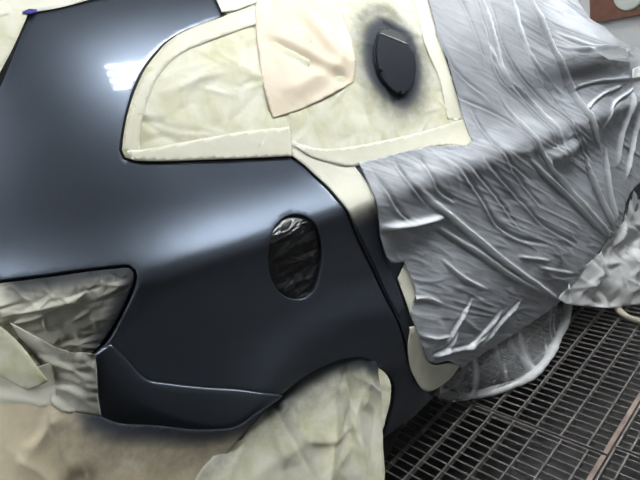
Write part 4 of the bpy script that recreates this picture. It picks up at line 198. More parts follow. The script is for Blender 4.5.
 'f_u2': [(2.0069,0.7161),(2.0071,0.7033),(2.0072,0.6904),(2.0071,0.6775),(2.0071,0.6647),(2.007,0.6518),(2.0069,0.639),(2.0069,0.6261),(2.007,0.6132),(2.0073,0.6004),(2.0077,0.5875),(2.0084,0.5747),(2.0093,0.5618),(2.0105,0.5489),(2.0119,0.5368),(2.0136,0.5246),(2.0155,0.5125),(2.0177,0.5003),(2.02,0.4881),(2.0225,0.476),(2.025,0.4638),(2.0276,0.4516),(2.0303,0.4395),(2.033,0.4273),(2.0357,0.4151),(2.0383,0.403),(2.0408,0.3908),(2.0432,0.3787)],
 'amp_f_u2': (0.012,0.01),
 'f_v': [(1.0432,0.6575),(1.0508,0.6475),(1.0582,0.6374),(1.0656,0.6273),(1.0729,0.6173),(1.0803,0.6072),(1.0879,0.5972),(1.0958,0.5873),(1.104,0.5775),(1.1127,0.5678),(1.1209,0.5592),(1.1295,0.5508),(1.1383,0.5424),(1.1475,0.5341),(1.1568,0.5259),(1.1663,0.5177),(1.1758,0.5095),(1.1854,0.5013),(1.1949,0.4932),(1.2043,0.4849),(1.2136,0.4767)],
 'amp_f_v': (0.007,0.006),
 'f_w': [(1.3854,0.8697),(1.3931,0.8599),(1.4007,0.8501),(1.4084,0.8403),(1.416,0.8305),(1.4237,0.8207),(1.4313,0.8109),(1.439,0.8011),(1.4466,0.7913),(1.4543,0.7815),(1.4619,0.7717),(1.4696,0.7619),(1.4772,0.7521),(1.4849,0.7423),(1.4926,0.7326),(1.5002,0.7228),(1.5079,0.713),(1.5155,0.7032),(1.5232,0.6934),(1.5308,0.6836),(1.5385,0.6738),(1.5461,0.664),(1.5538,0.6542),(1.5614,0.6444)],
 'amp_f_w': (-0.007,0.007),
 'f_x': [(1.3918,0.5216),(1.4026,0.5159),(1.4135,0.5102),(1.4243,0.5045),(1.4352,0.4988),(1.446,0.4931),(1.4569,0.4873),(1.4677,0.4816),(1.4786,0.4759),(1.4894,0.4702),(1.5003,0.4645),(1.5111,0.4588),(1.522,0.4531),(1.5328,0.4474),(1.5437,0.4417),(1.5545,0.4359),(1.5654,0.4302)],
 'amp_f_x': (0.006,0.006),
 'f_y': [(1.5027,0.4293),(1.5134,0.4231),(1.5241,0.417),(1.5349,0.4108),(1.5456,0.4046),(1.5564,0.3984),(1.5671,0.3923),(1.5778,0.3861),(1.5886,0.3799),(1.5993,0.3737),(1.61,0.3675),(1.6208,0.3614),(1.6315,0.3552),(1.6423,0.349),(1.653,0.3428),(1.6637,0.3367),(1.6745,0.3305),(1.6852,0.3243),(1.6959,0.3181),(1.7067,0.3119),(1.7174,0.3058),(1.7282,0.2996)],
 'amp_f_y': (0.006,0.006),
 'f_z': [(0.8372,0.8493),(0.8491,0.8455),(0.8608,0.8417),(0.8724,0.8379),(0.8841,0.834),(0.8958,0.8302),(0.9076,0.8265),(0.9196,0.8229),(0.9318,0.8194),(0.9444,0.8161),(0.956,0.8132),(0.968,0.8105),(0.9801,0.808),(0.9924,0.8055),(1.0049,0.8031),(1.0174,0.8008),(1.03,0.7984),(1.0426,0.7961),(1.0552,0.7938),(1.0677,0.7915),(1.0801,0.7891)],
 'amp_f_z': (0.02,0.012),
 'f_aa': [(1.0503,0.3952),(1.039,0.387),(1.0278,0.3778),(1.0165,0.3691),(1.005,0.3623),(0.993,0.3587),(0.9802,0.3595),(0.967,0.3637),(0.9535,0.3698),(0.9399,0.3764),(0.9264,0.382)],
 'amp_f_aa': (0.01,0.008),
 'f_ab': [(1.2279,0.3034),(1.2148,0.3026),(1.2018,0.3014),(1.1889,0.2999),(1.176,0.2985),(1.163,0.2975),(1.1497,0.2973),(1.1361,0.298),(1.1222,0.3),(1.1118,0.3024),(1.1011,0.3055),(1.0903,0.3093),(1.0792,0.3137),(1.068,0.3186),(1.0568,0.3238),(1.0454,0.3294),(1.0339,0.3351),(1.0224,0.341),(1.0109,0.3469),(0.9995,0.3528),(0.988,0.3585),(0.9767,0.364),(0.9654,0.3691)],
 'amp_f_ab': (0.01,0.009),
 'f_an': [(1.2821,0.3506),(1.2701,0.3462),(1.258,0.3416),(1.2459,0.3369),(1.2337,0.3322),(1.2216,0.3276),(1.2096,0.3232),(1.1976,0.3192),(1.1857,0.3156),(1.174,0.3127),(1.1605,0.3101),(1.1472,0.3082),(1.1339,0.3069),(1.1208,0.306),(1.1077,0.3051),(1.0945,0.3042),(1.0813,0.3031)],
 'amp_f_an': (0.01,0.008),
 'f_ao': [(1.3968,0.342),(1.3841,0.3382),(1.3714,0.3344),(1.3587,0.3307),(1.3459,0.327),(1.3332,0.3232),(1.3205,0.3194),(1.3079,0.3155),(1.2953,0.3115),(1.2829,0.3074),(1.2709,0.3032),(1.259,0.2989),(1.2471,0.2945),(1.2353,0.2899),(1.2236,0.2854),(1.2119,0.2808),(1.2001,0.2762),(1.1884,0.2716),(1.1766,0.2671)],
 'amp_f_ao': (0.008,0.008),
 'f_ap': [(1.136,0.4729),(1.1256,0.4663),(1.115,0.4598),(1.1044,0.4532),(1.0938,0.4466),(1.0833,0.44),(1.0731,0.4335),(1.0631,0.427),(1.0536,0.4206),(1.0431,0.4133),(1.0332,0.406),(1.0236,0.3988),(1.0141,0.3917),(1.0047,0.3845),(0.9951,0.3773)],
 'amp_f_ap': (0.008,0.007),
 'f_ac': [(0.8888,0.478),(0.8988,0.4703),(0.9086,0.4625),(0.9184,0.4546),(0.9283,0.4469),(0.9386,0.4395),(0.9493,0.4326),(0.9612,0.4261),(0.9737,0.4201),(0.9864,0.4145),(0.9994,0.4091),(1.0123,0.4036),(1.0251,0.398)],
 'amp_f_ac': (0.007,0.006),
 'f_ad': [(0.8643,0.6086),(0.876,0.6039),(0.8879,0.5993),(0.8999,0.5948),(0.9118,0.5902),(0.9234,0.5854),(0.9346,0.5801),(0.9452,0.5744),(0.9557,0.5675),(0.9655,0.56),(0.9749,0.5522),(0.9841,0.5442),(0.9932,0.5361),(1.0026,0.5283)],
 'amp_f_ad': (0.007,0.006),
 'f_ae': [(1.0502,0.9724),(1.0503,0.9599),(1.0497,0.9471),(1.049,0.9344),(1.0491,0.9218),(1.0507,0.9095),(1.0544,0.8977),(1.0598,0.8879),(1.0671,0.8784),(1.0757,0.8692),(1.0853,0.8602),(1.0954,0.8514),(1.1057,0.8426),(1.1157,0.8337),(1.1251,0.8247)],
 'amp_f_ae': (-0.007,0.007),
 'f_af': [(0.9577,0.9864),(0.9581,0.9719),(0.958,0.9574),(0.9589,0.9429),(0.9625,0.9288),(0.968,0.918),(0.9755,0.9074),(0.9842,0.897),(0.9936,0.8867),(1.003,0.8763),(1.0118,0.8659)],
 'amp_f_af': (-0.007,0.007),
 'f_ag': [(0.8666,0.9871),(0.8694,0.9746),(0.8717,0.9622),(0.874,0.9498),(0.8768,0.9373),(0.8803,0.9248),(0.8851,0.9123),(0.89,0.9023),(0.8957,0.8923),(0.9021,0.8823),(0.909,0.8722),(0.9163,0.8622),(0.9237,0.8521),(0.9311,0.8421),(0.9384,0.832),(0.9453,0.822)],
 'amp_f_ag': (-0.006,0.007),
 'f_ah': [(1.188,0.9307),(1.1962,0.921),(1.2045,0.9115),(1.2129,0.902),(1.2212,0.8926),(1.2295,0.8833),(1.2378,0.8739),(1.2461,0.8644),(1.2544,0.8549),(1.2627,0.8453),(1.271,0.8356),(1.2793,0.8256),(1.2875,0.8155),(1.2958,0.8051),(1.304,0.7944),(1.3109,0.7852),(1.3177,0.7759),(1.3246,0.7663),(1.3314,0.7566),(1.3383,0.7467),(1.3451,0.7368),(1.3519,0.7266),(1.3587,0.7164),(1.3655,0.7061),(1.3723,0.6958),(1.3791,0.6854),(1.3859,0.675),(1.3927,0.6645),(1.3995,0.6541),(1.4063,0.6437),(1.4131,0.6333),(1.4199,0.623),(1.4267,0.6128),(1.4335,0.6026)],
 'amp_f_ah': (-0.004,0.006),
 'f_ai': [(1.4998,1.0391),(1.504,1.0278),(1.5079,1.0164),(1.5117,1.0051),(1.5153,0.9938),(1.5188,0.9825),(1.5223,0.9711),(1.5259,0.9598),(1.5294,0.9485),(1.5331,0.9371),(1.537,0.9258),(1.5411,0.9145),(1.5455,0.9032),(1.5502,0.8918),(1.5553,0.8805),(1.5608,0.8692),(1.5668,0.8579),(1.5733,0.8466),(1.579,0.8374),(1.585,0.8282),(1.5914,0.8191),(1.5981,0.8099),(1.6051,0.8007),(1.6124,0.7916),(1.6199,0.7824),(1.6276,0.7733),(1.6356,0.7641),(1.6437,0.7549),(1.652,0.7458),(1.6605,0.7366),(1.669,0.7275),(1.6777,0.7183),(1.6864,0.7092),(1.6952,0.7),(1.704,0.6908),(1.7128,0.6817),(1.7216,0.6725),(1.7304,0.6634),(1.7391,0.6542),(1.7477,0.6451),(1.7562,0.6359),(1.7646,0.6267),(1.7729,0.6176),(1.7809,0.6084)],
 'amp_f_ai': (0.008,0.007),
 'f_aj': [(1.3449,1.0449),(1.3466,1.0324),(1.3477,1.0199),(1.3485,1.0073),(1.3492,0.9947),(1.35,0.9821),(1.351,0.9696),(1.3524,0.9571),(1.3546,0.9447),(1.3575,0.9324),(1.3616,0.9203),(1.3669,0.9084),(1.3722,0.899),(1.3783,0.8897),(1.3853,0.8804),(1.3929,0.8713),(1.4011,0.8623),(1.4099,0.8534),(1.4191,0.8445),(1.4286,0.8357),(1.4385,0.8269),(1.4485,0.8181),(1.4586,0.8094),(1.4688,0.8007),(1.4789,0.7919),(1.4889,0.7832),(1.4987,0.7744),(1.5081,0.7655),(1.5172,0.7566)],
 'amp_f_aj': (-0.006,0.007),
 'f_ak': [(1.5723,1.2996),(1.5712,1.2873),(1.5698,1.275),(1.5682,1.2626),(1.5664,1.2501),(1.5645,1.2377),(1.5627,1.2253),(1.561,1.2129),(1.5595,1.2005),(1.5583,1.1882),(1.5574,1.1759),(1.557,1.1638),(1.5571,1.1517),(1.5578,1.1398),(1.5592,1.128),(1.5615,1.1157),(1.5645,1.1035),(1.5682,1.0915),(1.5725,1.0795),(1.5772,1.0677),(1.5823,1.0559),(1.5876,1.0442),(1.5932,1.0325),(1.5987,1.0209),(1.6043,1.0092),(1.6097,0.9975),(1.6149,0.9858),(1.6198,0.9739)],
 'amp_f_ak': (0.006,0.006),
 'f_al': [(1.8921,1.2443),(1.8899,1.2319),(1.8876,1.2195),(1.8852,1.2072),(1.8827,1.1948),(1.8802,1.1825),(1.8778,1.1701),(1.8755,1.1578),(1.8733,1.1454),(1.8714,1.133),(1.8697,1.1206),(1.8683,1.1082),(1.8673,1.0957),(1.8667,1.0833),(1.8665,1.0708),(1.8666,1.0582),(1.867,1.0457),(1.8675,1.0331),(1.8683,1.0205),(1.8691,1.008),(1.87,0.9954),(1.8709,0.9828),(1.8717,0.9702),(1.8724,0.9577),(1.873,0.9451)],
 'amp_f_al': (-0.007,0.007),
 'f_am': [(1.7295,1.2358),(1.7301,1.2235),(1.7306,1.2111),(1.731,1.1986),(1.7313,1.1861),(1.7317,1.1735),(1.732,1.1609),(1.7323,1.1482),(1.7326,1.1357),(1.733,1.1231),(1.7334,1.1106),(1.7339,1.0982),(1.7345,1.0859),(1.7352,1.0737),(1.736,1.0617),(1.737,1.0498),(1.7382,1.0382),(1.7395,1.0267),(1.7411,1.0154),(1.7432,1.0024),(1.7457,0.9897),(1.7483,0.9772),(1.7512,0.965),(1.7543,0.953),(1.7575,0.9411),(1.7608,0.9293),(1.7642,0.9176),(1.7675,0.9059),(1.7709,0.8942),(1.7742,0.8825),(1.7775,0.8706),(1.7806,0.8587)],
 'amp_f_am': (-0.007,0.007),
 'surround': [(0.1912,0.9641),(0.1838,0.9527),(0.1753,0.9404),(0.1683,0.9316),(0.1602,0.9217),(0.1515,0.9114),(0.1425,0.9013),(0.1338,0.8918),(0.1242,0.8815),(0.1147,0.8715),(0.105,0.8622),(0.0952,0.8544),(0.0841,0.8479),(0.0728,0.8428),(0.0615,0.8378)],
 'dark': (2.0147,1.0353),
 'backing': [(1.9065,1.1093),(1.9183,1.1078),(1.9297,1.1064),(1.9408,1.1051),(1.9519,1.1039),(1.963,1.1027),(1.9741,1.1015),(1.9855,1.1001),(1.9973,1.0986),(2.0096,1.0969),(2.0224,1.0949),(2.036,1.0927),(2.0503,1.0901),(2.0595,1.0884),(2.069,1.0865),(2.0788,1.0844),(2.089,1.0823),(2.0994,1.08),(2.1101,1.0777),(2.121,1.0752),(2.1322,1.0726),(2.1436,1.0699),(2.1552,1.0672),(2.167,1.0643),(2.1789,1.0614),(2.1911,1.0585),(2.2034,1.0554),(2.2158,1.0524),(2.2283,1.0492),(2.2409,1.0461),(2.2536,1.0429),(2.2663,1.0396),(2.2791,1.0364),(2.2919,1.0331),(2.3048,1.0299),(2.3176,1.0266),(2.3305,1.0233),(2.3433,1.0201),(2.356,1.0169),(2.3687,1.0137),(2.3813,1.0105),(2.3938,1.0074),(2.4062,1.0043),(2.4185,1.0013),(2.4306,0.9983),(2.4426,0.9954),(2.5982,0.9186),(2.5027,0.7472),(1.9607,0.9298),(1.8724,0.9899)],
 't_mirror': [(2.1579,0.9859),(2.3283,0.9627),(2.5402,0.9132),(2.4882,0.8845),(2.1498,0.959)],
 'heap': [(1.6185,0.2407),(1.6273,0.2311),(1.6357,0.2214),(1.6449,0.2118),(1.656,0.2022),(1.6644,0.1962),(1.6736,0.1903),(1.6835,0.1845),(1.6941,0.1787),(1.7051,0.1729),(1.7166,0.1671),(1.7283,0.1611),(1.7401,0.1549),(1.7521,0.1486),(1.7617,0.1433),(1.7717,0.1378),(1.782,0.1321),(1.7924,0.1263),(1.8031,0.1204),(1.8139,0.1144),(1.8249,0.1085),(1.836,0.1025),(1.8471,0.0966),(1.8583,0.0908),(1.8694,0.0851),(1.8806,0.0796),(1.8917,0.0743),(1.9026,0.0692),(1.9141,0.0642),(1.9256,0.0593),(1.9371,0.0546),(1.9487,0.0501),(1.9602,0.0457),(1.9718,0.0413),(1.9835,0.0371),(1.9951,0.033),(2.0068,0.0288),(2.0184,0.0248),(2.0301,0.0207),(2.0418,0.0167),(2.0535,0.0126),(2.0652,0.0085),(2.077,0.0045),(2.0887,0.0006),(2.1005,-0.0033),(2.1123,-0.0071),(2.1241,-0.0109),(2.136,-0.0147),(2.1478,-0.0185),(2.1596,-0.0222),(2.1715,-0.026),(2.1833,-0.0298),(2.1951,-0.0336),(2.2069,-0.0374),(2.6521,0.0724),(2.8214,0.4711),(2.8092,0.4712),(2.7968,0.4714),(2.7843,0.4716),(2.7716,0.4718),(2.7589,0.472),(2.746,0.4722),(2.733,0.4725),(2.72,0.4727),(2.7068,0.473),(2.6937,0.4732),(2.6805,0.4735),(2.6672,0.4737),(2.654,0.474),(2.6408,0.4742),(2.6276,0.4745),(2.6145,0.4747),(2.6014,0.475),(2.5883,0.4752),(2.5754,0.4755),(2.5625,0.4757),(2.5498,0.4759),(2.5372,0.4761),(2.5247,0.4763),(2.5124,0.4765),(2.5003,0.4766),(2.4883,0.4768),(2.4766,0.4769),(2.4651,0.477),(2.4538,0.4771),(2.4427,0.4771),(2.4319,0.4772),(2.4214,0.4772),(2.4112,0.4772),(2.4012,0.4771),(2.3916,0.4771),(2.3823,0.4769),(2.3734,0.4768),(2.3572,0.4768),(2.3418,0.4773),(2.3272,0.478),(2.3132,0.4787),(2.2999,0.4794),(2.2872,0.4797),(2.275,0.4795),(2.2632,0.4787),(2.2519,0.4769),(2.2408,0.4741),(2.2301,0.4701),(2.2199,0.4643),(2.2109,0.4571),(2.2027,0.4487),(2.195,0.4393),(2.1875,0.4294),(2.1801,0.4193),(2.1724,0.4092),(2.1641,0.3995),(2.1549,0.3906),(2.1445,0.3827),(2.1353,0.3768),(2.1255,0.3711),(2.1152,0.3657),(2.1045,0.3604),(2.0935,0.3553),(2.0821,0.3504),(2.0705,0.3458),(2.0586,0.3413),(2.0465,0.337),(2.0342,0.3328),(2.0219,0.3289),(2.0095,0.3252),(1.9971,0.3216),(1.9848,0.3182),(1.9725,0.315),(1.9609,0.3123),(1.9491,0.3099),(1.937,0.308),(1.9247,0.3063),(1.9123,0.3048),(1.8997,0.3035),(1.8871,0.3024),(1.8744,0.3014),(1.8618,0.3004),(1.8492,0.2995),(1.8366,0.2985),(1.8242,0.2974),(1.812,0.2961),(1.7999,0.2947),(1.7881,0.293),(1.7766,0.291),(1.7654,0.2887),(1.7522,0.2856),(1.7392,0.2821),(1.7266,0.2784),(1.7143,0.2745),(1.7021,0.2704),(1.6901,0.2662),(1.6782,0.2619),(1.6664,0.2576),(1.6545,0.2533),(1.6426,0.249),(1.6306,0.2448)],
 'tr_in': [(0.9754,0.03,0.2027),(1.1302,0.03,0.2041),(1.2974,0.03,0.1977),(1.4817,0.03,0.199),(1.656,0.03,0.2005)],
 'tr_out': [(1.1103,0.2073),(1.1193,0.168),(1.1326,0.1317),(1.1566,0.1047),(1.1867,0.0814),(1.212,0.0637),(1.2397,0.0469),(1.2694,0.0314),(1.2961,0.0188),(1.3244,0.0066),(1.3537,-0.0036),(1.3831,-0.0104),(1.4123,-0.013),(1.4417,-0.0123),(1.4719,-0.0093),(1.5033,-0.0045),(1.5355,0.0021),(1.5691,0.011),(1.6036,0.0215),(1.6381,0.0326),(1.6721,0.0437),(1.7062,0.0546),(1.7406,0.0658),(1.7747,0.0774),(1.8077,0.0898),(1.8391,0.1029),(1.8714,0.1188),(1.9019,0.1358),(1.9316,0.1532),(1.9616,0.1703)],
 'handle': (1.6223,0.806),
 'mirror': (2.092,0.9876),
 'hose': (2.0926,-0.1371),
 'brown': (2.461,0.845),
 'dial': (2.022,1.078),
}

# ---------------------------------------------------------------- materials
def new_mat(name):
    m = bpy.data.materials.new(name); m.use_nodes = True
    nt = m.node_tree; return m, nt, nt.nodes['Principled BSDF']
def ramp(nt, fac, stops):
    r = nt.nodes.new('ShaderNodeValToRGB'); e = r.color_ramp.elements
    while len(e) < len(stops): e.new(0.5)
    for el, (p, c) in zip(e, stops): el.position = p; el.color = (*c, 1)
    nt.links.new(fac, r.inputs[0]); return r.outputs[0]
def noise(nt, scale, detail=4, rough=0.55, dist=0.0, vec=None):
    n = nt.nodes.new('ShaderNodeTexNoise'); n.inputs['Scale'].default_value = scale; n.inputs['Detail'].default_value = detail
    n.inputs['Roughness'].default_value = rough; n.inputs['Distortion'].default_value = dist
    if vec is None:
        g = nt.nodes.new('ShaderNodeNewGeometry'); vec = g.outputs['Position']
    nt.links.new(vec, n.inputs['Vector']); return n.outputs['Fac']
def mix(nt, fac, a, b):
    x = nt.nodes.new('ShaderNodeMix'); x.data_type = 'RGBA'
    for s, v in ((0, fac), (6, a), (7, b)):
        if isinstance(v, (int, float)): x.inputs[s].default_value = v
        elif isinstance(v, tuple): x.inputs[s].default_value = (*v, 1)
        else: nt.links.new(v, x.inputs[s])
    return x.outputs[2]
def math_n(nt, op, a, b=0.0):
    x = nt.nodes.new('ShaderNodeMath'); x.operation = op
    for i, v in enumerate((a, b)):
        if isinstance(v, (int, float)): x.inputs[i].default_value = v
        else: nt.links.new(v, x.inputs[i])
    return x.outputs[0]
def bump(nt, bsdf, fac, strength, dist=0.002):
    b = nt.nodes.new('ShaderNodeBump'); b.inputs['Strength'].default_value = strength; b.inputs['Distance'].default_value = dist
    nt.links.new(fac, b.inputs['Height']); nt.links.new(b.outputs[0], bsdf.inputs['Normal'])
def simple(name, col, rough=0.5, metal=0.0, vary=0.15, scale=30, bmp=0.0, coat=0.0):
    m, nt, b = new_mat(name)
    n = noise(nt, scale)
    lo = tuple(c*(1-vary) for c in col); hi = tuple(min(1, c*(1+vary)) for c in col)
    nt.links.new(ramp(nt, n, [(0.3, lo), (0.7, hi)]), b.inputs['Base Color'])
    b.inputs['Roughness'].default_value = rough; b.inputs['Metallic'].default_value = metal; b.inputs['Coat Weight'].default_value = coat
    b.inputs['Coat Roughness'].default_value = 0.06
    if bmp: bump(nt, b, n, bmp)
    return m
SPRAY_COL = (0.020, 0.025, 0.034)
def attr(nt, name):
    a = nt.nodes.new('ShaderNodeAttribute'); a.attribute_name = name; return a.outputs['Fac']
def paper(name, col, col2, rough=0.7, streak=(0.5, 0.3, 1.0), trans=0.0):
    m, nt, b = new_mat(name)
    n1 = noise(nt, 14, 5, 0.6, 0.6); n2 = noise(nt, 90, 3)
    c = ramp(nt, n1, [(0.32, col2), (0.62, col)])
    sp = attr(nt, 'spray')
    sn = math_n(nt, 'MULTIPLY', math_n(nt, 'SUBTRACT', noise(nt, 38, 6, 0.65), 0.5), 0.55)
    msk = math_n(nt, 'MULTIPLY', sp, 3.2)
    msk = math_n(nt, 'MINIMUM', msk, 1.0)
    msk = math_n(nt, 'MULTIPLY', msk, math_n(nt, 'SUBTRACT', 1.0, sp))
    f = math_n(nt, 'ADD', sp, math_n(nt, 'MULTIPLY', sn, msk))
    cl = nt.nodes.new('ShaderNodeClamp'); nt.links.new(f, cl.inputs[0])
    inv = math_n(nt, 'POWER', math_n(nt, 'SUBTRACT', 1.0, cl.outputs[0]), 2.4)
    nt.links.new(mix(nt, math_n(nt, 'SUBTRACT', 1.0, inv), c, SPRAY_COL), b.inputs['Base Color'])
    b.inputs['Roughness'].default_value = rough; b.inputs['Specular IOR Level'].default_value = 0.35
    bump(nt, b, n2, 0.12, 0.001)
    return m
M = {}
def mk_paint():
    m, nt, b = new_mat('car_paint')
    n = noise(nt, 900, 2)
    nt.links.new(ramp(nt, n, [(0.3, (0.094, 0.112, 0.143)), (0.7, (0.112, 0.133, 0.168))]), b.inputs['Base Color'])
    b.inputs['Metallic'].default_value = 0.9; b.inputs['Roughness'].default_value = 0.39
    b.inputs['Coat Weight'].default_value = 0.8; b.inputs['Coat Roughness'].default_value = 0.07
    return m
M['paint'] = mk_paint()
M['black'] = simple('black_rubber', (0.008, 0.008, 0.009), 0.45)
M['inner'] = simple('dark_backing_and_underbody', (0.004, 0.004, 0.005), 0.8)  # near-black: shade of the gaps put into the colour; underbody too
M['paper'] = paper('cream_masking_paper', (0.78, 0.76, 0.63), (0.60, 0.59, 0.38))
M['paper_skirt'] = paper('buff_masking_paper', (0.78, 0.68, 0.48), (0.70, 0.60, 0.41))
M['paper_white'] = paper('pale_masking_paper', (0.84, 0.82, 0.70), (0.78, 0.76, 0.62))
M['tape'] = paper('masking_tape', (0.75, 0.73, 0.60), (0.70, 0.68, 0.53), 0.55)
M['peach'] = paper('peach_paper', (0.78, 0.68, 0.53), (0.72, 0.62, 0.46), 0.45)
M['blue_tape'] = simple('blue_tape', (0.06, 0.05, 0.30), 0.5)
def mk_film(name, base, alpha0, alpha1, rough, nscale, ridge=None):
    m, nt, b = new_mat(name)
    n = noise(nt, nscale, 4, 0.6, 0.5)
    f = attr(nt, 'fold')
    bc = ramp(nt, n, [(0.3, tuple(c*0.9 for c in base)), (0.7, base)])
    if ridge: cf = nt.nodes.new('ShaderNodeClamp'); nt.links.new(f, cf.inputs[0]); bc = mix(nt, cf.outputs[0], bc, ridge)   # ridges whitened to paint light streaks where film lies in layers
    nt.links.new(bc, b.inputs['Base Color'])
    a = math_n(nt, 'ADD', math_n(nt, 'MULTIPLY', f, alpha1), math_n(nt, 'ADD', alpha0-0.1, math_n(nt, 'MULTIPLY', n, 0.2)))
    cl = nt.nodes.new('ShaderNodeClamp'); nt.links.new(a, cl.inputs[0]); nt.links.new(cl.outputs[0], b.inputs['Alpha'])
    b.inputs['Roughness'].default_value = rough; b.inputs['Specular IOR Level'].default_value = 0.4
    bump(nt, b, noise(nt, nscale*5, 4, 0.6, 1.0), 0.15, 0.003)
    return m
M['film'] = mk_film('plastic_film', (0.48, 0.505, 0.54), 0.78, 0.4, 0.34, 9, (0.82, 0.84, 0.86))
M['film_thin'] = mk_film('clear_plastic_film', (0.84, 0.86, 0.88), 0.27, 0.9, 0.18, 14)
M['film_white'] = mk_film('crumpled_plastic_film', (0.86, 0.87, 0.87), 0.72, 0.3, 0.25, 14)
def mk_blackfilm():
    m, nt, b = new_mat('black_sprayed_film')
    n = noise(nt, 60, 4)
    nt.links.new(ramp(nt, n, [(0.4, (0.006, 0.007, 0.008)), (0.75, (0.016, 0.017, 0.020))]), b.inputs['Base Color'])
    b.inputs['Roughness'].default_value = 0.28; b.inputs['Coat Weight'].default_value = 0.4; b.inputs['Coat Roughness'].default_value = 0.15
    return m
M['blackfilm'] = mk_blackfilm()
M['flap'] = simple('flap_paint', (0.017, 0.019, 0.024), 0.5, 0.0, 0.1, 200)
M['flap'].node_tree.nodes['Principled BSDF'].inputs['Specular IOR Level'].default_value = 0.04
M['black'].node_tree.nodes['Principled BSDF'].inputs['Specular IOR Level'].default_value = 0.2
M['flap_edge_glint'] = simple('flap_edge_glint', (0.45, 0.45, 0.47), 0.35, 0.6)  # pale colour paints the light caught by the flap's bent edge
M['steel'] = simple('grate_steel', (0.16, 0.152, 0.145), 0.55, 0.3, 0.3, 25)
M['rod'] = simple('grate_rod_steel', (0.20, 0.19, 0.185), 0.5, 0.3, 0.3, 40)
M['rust'] = simple('grate_frame_rusty', (0.24, 0.185, 0.155), 0.7, 0.1, 0.3, 18)
M['pit'] = simple('pit_concrete', (0.04, 0.038, 0.037), 0.9, 0, 0.3, 6)
M['wall'] = simple('booth_wall', (0.62, 0.63, 0.63), 0.55, 0, 0.05, 3)
M['wall_dark'] = simple('booth_wall_dark', (0.12, 0.12, 0.12), 0.6, 0, 0.05, 3)
M['ceiling'] = simple('booth_ceiling', (0.68, 0.68, 0.67), 0.8, 0, 0.05, 4)
M['brown'] = simple('brown_panel', (0.13, 0.055, 0.035), 0.6, 0, 0.3, 12)
M['dial'] = simple('pale_disc', (0.62, 0.66, 0.60), 0.4, 0, 0.05)
M['hose'] = simple('hose_rubber', (0.42, 0.37, 0.30), 0.5, 0, 0.1)
M['tyre'] = simple('tyre_rubber', (0.012, 0.012, 0.012), 0.7)
M['housing'] = simple('lamp_housing', (0.6, 0.6, 0.6), 0.5, 0, 0.05)
M['glass'] = simple('dark_glass', (0.02, 0.025, 0.03), 0.4, 0, 0.05)
M['white_plastic'] = simple('white_plastic', (0.75, 0.75, 0.73), 0.4, 0, 0.05)
def mk_emit():
    m, nt, b = new_mat('lamp_tube')
    b.inputs['Base Color'].default_value = (0.9, 0.9, 0.9, 1)
    b.inputs['Emission Color'].default_value = (0.95, 0.98, 1.0, 1); b.inputs['Emission Strength'].default_value = TUBE_STRENGTH
    return m
M['tube'] = mk_emit()

# ---------------------------------------------------------------- helpers
def link_mesh(name, me, mat, parent=None, smooth=True):
    o = bpy.data.objects.new(name, me); COL.objects.link(o)
    if mat is not None: me.materials.append(M[mat])
    if smooth: me.polygons.foreach_set('use_smooth', [True]*len(me.polygons))
    if parent is not None: o.parent = parent
    return o
def tag(o, label, cat, group=None):
    o['label'] = label; o['category'] = cat
    if group: o['group'] = group
    return o
def empty(name, loc=(0, 0, 0)):
    o = bpy.data.objects.new(name, None); COL.objects.link(o); o.location = loc; o.empty_display_size = 0.1; return o
def struct(o): o['kind'] = 'structure'; return o
def box_bm(bm, lo, hi, mat=None):
    r = bmesh.ops.create_cube(bm, size=1.0)
    for v in r['verts']:
        v.co = Vector([lo[i]+(hi[i]-lo[i])*(v.co[i]+0.5) for i in range(3)])
        if mat is not None: v.co = mat @ v.co
    return r['verts']
def box(name, lo, hi, mat, parent=None, bevel=0.0):
    bm = bmesh.new(); box_bm(bm, lo, hi)
    if bevel: bmesh.ops.bevel(bm, geom=bm.edges[:], offset=bevel, segments=2, affect='EDGES')
    me = bpy.data.meshes.new(name); bm.to_mesh(me); bm.free()
    return link_mesh(name, me, mat, parent, False)
def tube_mesh(name, pts, rad, seg=10, closed=False, flat=None):
    pts = [Vector(p) for p in pts]; n = len(pts); vs_, fs = [], []
    prev = None
    for i, p in enumerate(pts):
        a = pts[(i-1) % n] if (closed or i > 0) else p; b = pts[(i+1) % n] if (closed or i < n-1) else p
        t = (b-a).normalized()
        if prev is None:
            ref = Vector((0, 0, 1)) if abs(t.z) < 0.9 else Vector((1, 0, 0)); u = t.cross(ref).normalized()
        else:
            u = (prev-t*prev.dot(t)).normalized()
        prev = u; w = t.cross(u)
        r = rad[i] if isinstance(rad, (list, tuple)) else rad
        for k in range(seg):
            th = 2*math.pi*k/seg
            vs_.append(p+u*r*math.cos(th)+w*r*math.sin(th)*(flat or 1))
    for i in range(n if closed else n-1):
        for k in range(seg):
            j = (i+1) % n
            fs.append((i*seg+k, i*seg+(k+1) % seg, j*seg+(k+1) % seg, j*seg+k))
    if not closed:
        fs.append(tuple(range(seg))[::-1]); fs.append(tuple((n-1)*seg+k for k in range(seg)))
    me = bpy.data.meshes.new(name); me.from_pydata([tuple(v) for v in vs_], [], fs); me.update(); return me
def lathe_mesh(name, prof_, seg=48, axis='y'):
    vs_, fs = [], []
    n = len(prof_)
    for k in range(seg):
        th = 2*math.pi*k/seg
        for r, a in prof_:
            vs_.append((r*math.cos(th), a, r*math.sin(th)))
    for k in range(seg):
        for i in range(n-1):
            j = (k+1) % seg
            fs.append((k*n+i, j*n+i, j*n+i+1, k*n+i+1))
    me = bpy.data.meshes.new(name); me.from_pydata(vs_, [], fs); me.update(); return me
